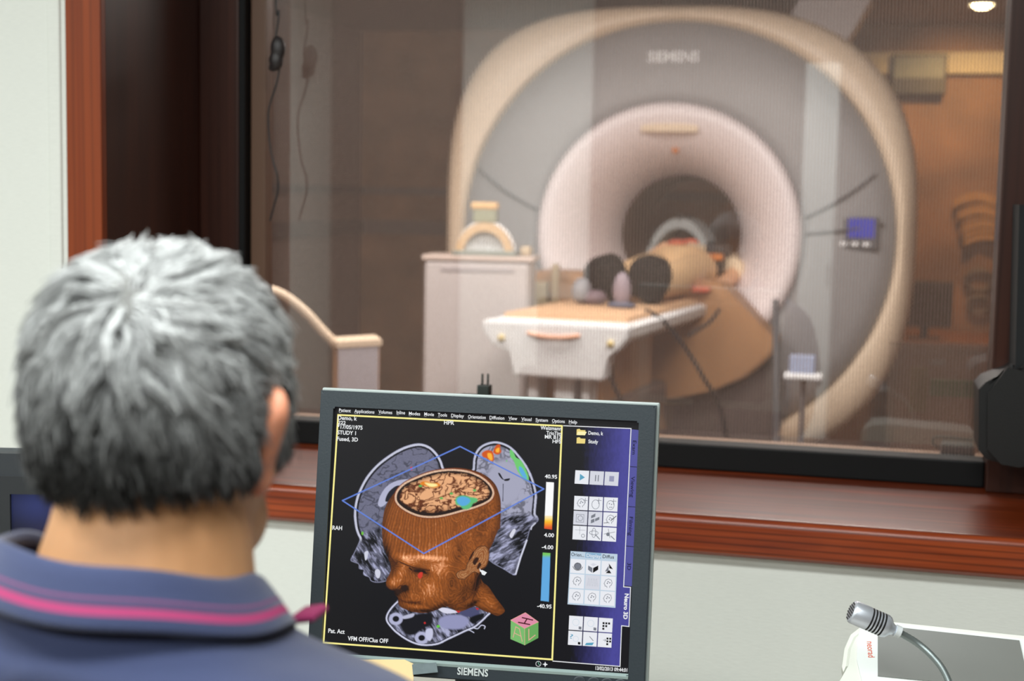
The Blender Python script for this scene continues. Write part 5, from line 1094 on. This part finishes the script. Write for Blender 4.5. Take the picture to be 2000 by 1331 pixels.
# office chair
ch = thing('office_chair', 'black fabric office chair under the seated man', 'chair', (man.location.x, man.location.y, 0))
mf = mat('black_fabric', (30, 31, 34), .95)
obj('seat', bx(-.24, .24, -.21, .24, .335, .398, bev=.025, seg=3), mf, ch); obj('backrest', bx(-.21, .21, -.27, -.215, .55, .92, bev=.022, seg=3), mf, ch)
obj('back_bar', bx(-.03, .03, -.29, -.265, .335, .70, bev=.005), M['dark'], ch); obj('back_bar', bx(-.03, .03, -.28, -.0, .315, .337, bev=.004), M['dark'], ch)
obj('gas_lift', tube([(0, 0, .09), (0, 0, .335)], .028, n=20), M['coil_grey'], ch, 'auto')
for k in range(5):
    a = 2*pi*k/5+.3; obj('base_leg', tube([(0, 0, .10), (.28*cos(a), .28*sin(a), .07)], [.026, .018], n=10), M['dark'], ch, 'auto')
    w = lathe([(-.012, .001), (-.012, .028), (.012, .028), (.012, .001)], 20)
    for v in w.verts: v.co = Vector((.27*cos(a)+v.co.x, .27*sin(a)+v.co.y, .029+v.co.z))
    obj('caster', w, M['dark'], ch, 'auto')
# ================================================================== DESK AND WHAT STANDS ON IT
dk_ = thing('desk', 'pale laminate desk under the window wall carrying the monitors', 'desk', (-.6, 1.85, 0))
mdesk = mat('pale_grey_laminate', (188, 186, 178), .45, noise=.03, nscale=30)
obj('desktop', bx(-1.3, 1.35, -.58, .585, DESK-.03, DESK, bev=.004), mdesk, dk_)
for sx in (-1.25, 0, 1.3): obj('leg_panel', bx(sx-.012, sx+.012, -.5, .56, 0, DESK-.03, bev=.002), mdesk, dk_)
# ---- intercom console: white body, grey display, orange lettering turned sideways
mwh = mat('white_abs_plastic', (226, 232, 230), .4); mgr = mat('grey_display', (112, 114, 110), .25)
a = dep(1645, 1290, 1.93); b = dep(1712, 1240, 1.93); c = dep(1995, 1268, 1.93)
ic = bpy.data.objects.new('intercom_console', None); COL.objects.link(ic); IR = euler_m(radians(3), radians(-30), 0); IP = dep(1713, 1241, 1.90); m4 = IR.to_4x4(); m4.translation = IP; ic.matrix_world = m4
tag(ic, 'white intercom console with a grey display and orange sideways lettering, lower right corner', 'intercom')
IRi = IR.transposed()
def SI(px, py, y=0.0):
    o = IRi @ (CAM-IP); d = IRi @ ray(px, py); t = (y-o.y)/d.y; p = o+d*t; return Vector((p.x, y, p.z))
bot = (IRi @ Vector((0, 0, DESK-IP.z))).z
zbot = (DESK-IP.z)/cos(radians(30))*1.0
pts_o = [SI(1652, 1331), SI(1645, 1300), SI(1650, 1265), SI(1662, 1238), SI(1690, 1216), SI(1745, 1213), SI(2000, 1243), ]
xr = pts_o[-1].x+.06; zl = zbot*.98
ol = [(p.x, p.z) for p in pts_o]+[(xr, pts_o[-1].z-.004), (xr+.012, pts_o[-1].z-.02), (xr+.012, zl), (pts_o[0].x+.012, zl), (pts_o[0].x+.002, zl+.03)]
ob = prism(ol, .0, .035); bmesh.ops.bevel(ob, geom=[e for e in ob.edges if all(abs(v.co.y) < 1e-6 for v in e.verts)], offset=.008, segments=3, affect='EDGES')
obj('housing', ob, mat('ivory_abs_plastic', (222, 226, 216), .42), ic, 'auto')
ifc = [(p.x, p.z) for p in (SI(1683, 1331), SI(1673, 1290), SI(1680, 1222), SI(1745, 1219), SI(2000, 1250))]
obj('face_plate', prism([ifc[0], ifc[1], ((ifc[1][0]+ifc[2][0])/2-.0015, (ifc[1][1]+ifc[2][1])/2), ifc[2], ifc[3], ifc[4], (xr-.004, ifc[4][1]-.004), (xr-.004, zl+.02), (ifc[0][0]+.006, zl+.02)], -.0022, -.0002), mwh, ic)
obj('display', prism([(p.x, p.z) for p in (SI(1714, 1322), SI(1714, 1235), SI(1760, 1228), SI(1990, 1253), SI(2012, 1331+20))], -.0042, -.0023), mgr, ic)
p0, p1 = SI(1693, 1254, -.0024), SI(1696, 1285, -.0024); xd = (p1-p0).normalized(); yd = Vector((-xd.z, 0, xd.x))
place_text('neorad', 'lettering', p0, xd, yd, (p1-p0).length, .0085, mat('orange_print', (214, 84, 44), .5), ic, .01)
obj('foot', bx(.0, xr-.03, .03, .12, zbot+.02, zbot+.09, bev=.01), mwh, ic)
# ---- gooseneck microphone
MC = mat('satin_chrome', (206, 212, 222), .36, metal=.7)
MN = mat('dull_steel_gooseneck', (132, 142, 142), .38, metal=.7)
tipP = dep(1662, 1194, 1.70); neckP = dep(1757, 1236, 1.70); axm = (neckP-tipP); ml = axm.length
mic = thing('gooseneck_microphone', 'chrome gooseneck microphone with slotted head in front of the intercom console', 'microphone', (0, 0, 0))
base = dep(1885, 1440, 1.66); base = Vector((base.x, base.y, DESK)); mic.location = base
qm = axm.normalized().to_track_quat('Z', 'Y').to_matrix()
def mp_(bm):
    for v in bm.verts: v.co = qm @ v.co + tipP - base
    return bm
hl = ml*.84; r_ = .0115*1.22
prf = [(.0, .001), (.0, r_*.8), (.0012, r_*.93), (.003, r_), (hl*.40, r_)]
for k in range(5):
    z0 = hl*(.42+.075*k); prf += [(z0, r_), (z0+.0004, r_*.86), (z0+.0018, r_*.86), (z0+.0022, r_)]
prf += [(hl*.84, r_), (hl*.90, r_*.90), (hl*.98, r_*.55), (hl*1.05, r_*.42), (hl*1.12, r_*.40), (hl*1.13, r_*.001)]
hb = lathe(prf, 40, axis='z')
for f in hb.faces:
    zc_ = sum(v.co.z for v in f.verts)/4; rc = sum((v.co.x**2+v.co.y**2)**.5 for v in f.verts)/4
    if hl*.41 < zc_ < hl*.83 and rc < r_*.95: f.material_index = 1
obj('capsule', mp_(hb), [MC, M['dark']], mic, 'auto', 30)
gr = bmesh.new()
for i in range(-3, 4):
    for j in range(-3, 4):
        if i*i+j*j < 11: blob(gr, (i*.0032, j*.0032, -.0003), (.0011, .0011, .0007), 8)
go_ = obj('grille', mp_(gr), M['dark'], mic, True); go_['kind'] = 'stuff'
cl_ = lathe([(hl*1.08, r_*.001), (hl*1.08, r_*.52), (hl*1.2, r_*.52), (hl*1.22, r_*.001)], 28, axis='z'); obj('collar', mp_(cl_), mat('clear_grey_ring', (206, 212, 214), .3), mic, 'auto')
path = smooth_path([neckP-axm.normalized()*.004, dep(1790, 1256, 1.70), dep(1822, 1284, 1.69), dep(1845, 1315, 1.68), dep(1862, 1360, 1.67), dep(1876, 1420, 1.665), base+Vector((0, 0, .03))], 14)
rads = [.0040+.0004*(i % 2) for i in range(len(path))]
obj('gooseneck', tube([p-base for p in path], rads, n=14), MN, mic, True)
obj('base', lathe([(0, .001), (0, .05), (.012, .048), (.02, .03), (.032, .01), (.034, .001)], 36, axis='z'), M['dark'], mic, True)
# ---- adapter and plug on the sill behind the monitor
q = aty(947, 773, 2.62)
ad = thing('power_adapter', 'black power adapter standing on the sill behind the main monitor, plug prongs up', 'adapter', (q.x, 2.62, SZ))
hh = q.z-SZ; k = 2.66/2800
obj('body', bx(-.055, .035, -.03, .03, 0, hh-.001, bev=.006), M['dark'], ad)
pg = obj('plug', bx(-.013, .011, -.012, .012, hh-.001, hh+.021, bev=.002), mat('black_plug', (30, 38, 34), .5), ad)
for px in (-.0055, .0055): obj('prong', tube([(px, 0, hh+.02), (px, 0, hh+.042)], .0021, n=8), mat('dark_metal_prong', (44, 52, 48), .4, metal=.5), pg, True)
# ---- hanging cord with an inline switch, left side of the window
ptsc = [aty(x, y, 2.80) for x, y in ((539, -12), (545, 20), (541, 58), (536, 95), (545, 130), (541, 160), (527, 205), (524, 232), (526, 270), (532, 310), (541, 340), (543, 370), (536, 400), (527, 432))]
cz0 = ptsc[0]
hcrd = thing('hanging_cord', 'thin black twisted cord with a dark inline switch hanging at the left of the window', 'cord', ptsc[0])
topc = [Vector((ptsc[0].x, 2.80, ZT-.001))-cz0]+[p-cz0 for p in ptsc]
obj('cord', tube(smooth_path(topc, 6), .0021, n=8), M['dark'], hcrd, True)
sc_ = aty(543, 106, 2.79)-cz0; sb = bmesh.new()
for c_, s_ in (((0, 0, .012), (.0165, .013, .026)), ((-.004, 0, -.012), (.0155, .013, .022))): blob(sb, sc_+Vector(c_), s_, 20)
box(sb, sc_+Vector((-.012, 0, -.026)), (.014, .012, .018), Matrix.Rotation(.3, 3, 'Y'), .003); tube([sc_+Vector((-.012, 0, -.010)), sc_+Vector((-.025, 0, -.013))], .002, sb, 8)
remesh_obj('inline_switch', sb, mat('black_switch', (38, 32, 32), .5), hcrd, .003, 3)
# ---- black loudspeaker on the right jamb
sp_ = thing('wall_speaker', 'black plastic speaker with rounded housing fixed to the right window jamb', 'speaker', (0, 0, 0))
P = [aty(x, y, 2.66) for x, y in ((1912, 762), (1925, 748), (1975, 730), (2000, 712), (2060, 706), (2060, 915), (1990, 912), (1955, 906), (1926, 898), (1911, 880))]
org = P[0].copy(); org.y = 2.66; sp_.location = (org.x+.05, 2.80, org.z-.05)
hb = prism([(p.x-sp_.location.x, p.z-sp_.location.z) for p in P], -.15, 0); bmesh.ops.bevel(hb, geom=[e for e in hb.edges if all(v.co.y < -.14 for v in e.verts)], offset=.014, segments=4, affect='EDGES')
obj('housing', hb, mat('matt_black_plastic', (11, 11, 12), .5, bump=.2, nscale=300), sp_, 'auto')
g0_ = aty(1992, 400, 2.66); g1_ = aty(1984, 722, 2.66)
lf = sp_.location
obj('grille_panel', prism([(g1_.x-lf.x, g1_.z-lf.z-.002), (g0_.x-lf.x, g0_.z-lf.z), (g0_.x-lf.x+.09, g0_.z-lf.z), (g0_.x-lf.x+.09, g1_.z-lf.z-.002)], -.13, 0), mat('black_speaker_cloth', (24, 26, 28), .9, noise=.5, nscale=700), sp_)
obj('pivot', tube([(g1_.x-lf.x-.004, -.11, g1_.z-lf.z-.012), (g1_.x-lf.x-.004, -.11, g1_.z-lf.z+.006)], .006, n=14), M['dark'], sp_, 'auto')
# ================================================================== BACK OF THE CONTROL ROOM (seen only as reflections in the pane)
M['bright_door'] = mat('white_gloss_door', (236, 240, 238), .5)
def refl(px, yb):                                # where a mirrored view ray meets the back wall
    v = ray(px, 300); t = (2.878)/v.y; x = v.x*t; return x + v.x/v.y*(2.878-yb)
xa, xb = refl(905, YB), refl(1160, YB)
d1 = bpy.data.objects.new('door_1', None); COL.objects.link(d1); d1.location = ((xa+xb)/2, YB, 0); struct(d1); w2 = (xb-xa)/2
obj('leaf', bx(-w2, w2, .002, .045, .01, 2.66, bev=.003), M['bright_door'], d1)
for sx in (-1, 1): obj('jamb', bx(sx*(w2+.012)-.014, sx*(w2+.012)+.014, .0, .07, 0, 2.68, bev=.003), M['cherry_dark'], d1)
obj('door_handle', tube(smooth_path([(w2-.06, .045, 1.02), (w2-.06, .09, 1.02), (w2-.17, .09, 1.02)], 4), .009, n=10), M['silver'], d1, True)
xa, xb = refl(1575, YB), refl(1640, YB)  # white upright added for the pale band it reflects in the pane
lk = thing('reflector', 'tall narrow white locker added at the back wall for its band in the pane', 'reflector', ((xa+xb)/2, YB+.2, 0)); w2 = (xb-xa)/2
obj('carcass', bx(-w2, w2, -.19, .17, 0, 2.2, bev=.004), M['bright_door'], lk); ldr = obj('door', bx(-w2+.004, w2-.004, .17, .185, .05, 2.18, bev=.003), M['bright_door'], lk); obj('handle', bx(w2-.03, w2-.02, .185, .2, 1.0, 1.12, bev=.002), M['silver'], ldr)
for lc in WL:  # housings for the added fill lamps
    f_ = thing('added_fill_lamp', 'slim added fill lamp over the window on the scanner room side', 'lamp', (lc[0], 3.02, lc[2]), group='added fill lamps over the window'); obj('housing', bx(-.6, .6, 0, .085, .03, .10, bev=.006), mwh, f_); obj('bracket', bx(-.62, .62, 0, .02, -.08, .10, bev=.003), mwh, f_)
# ceiling light fixtures
for lc, sz in LIGHTS:
    f_ = thing('ceiling_light', 'white rectangular fluorescent fitting on the control room ceiling', 'lamp', (lc[0], lc[1], 2.70), group='control room ceiling lights')
    fb = bmesh.new(); frame4(fb, -.64, .64, -.19, .19, -.6, .6, -.15, .15, -.0, .03)
    for v in fb.verts: v.co = Vector((v.co.x, v.co.z, -v.co.y))
    obj('frame', fb, mwh, f_)
for lc, sz in SL:
    f_ = thing('ceiling_light', 'white rectangular fitting on the scanner room ceiling', 'lamp', (lc[0], lc[1], 2.50), group='scanner room ceiling lights')
    fb = bmesh.new(); frame4(fb, -.6, .6, -.29, .29, -.55, .55, -.25, .25, -.0, .03)
    for v in fb.verts: v.co = Vector((v.co.x, v.co.z, -v.co.y))
    obj('frame', fb, mwh, f_)
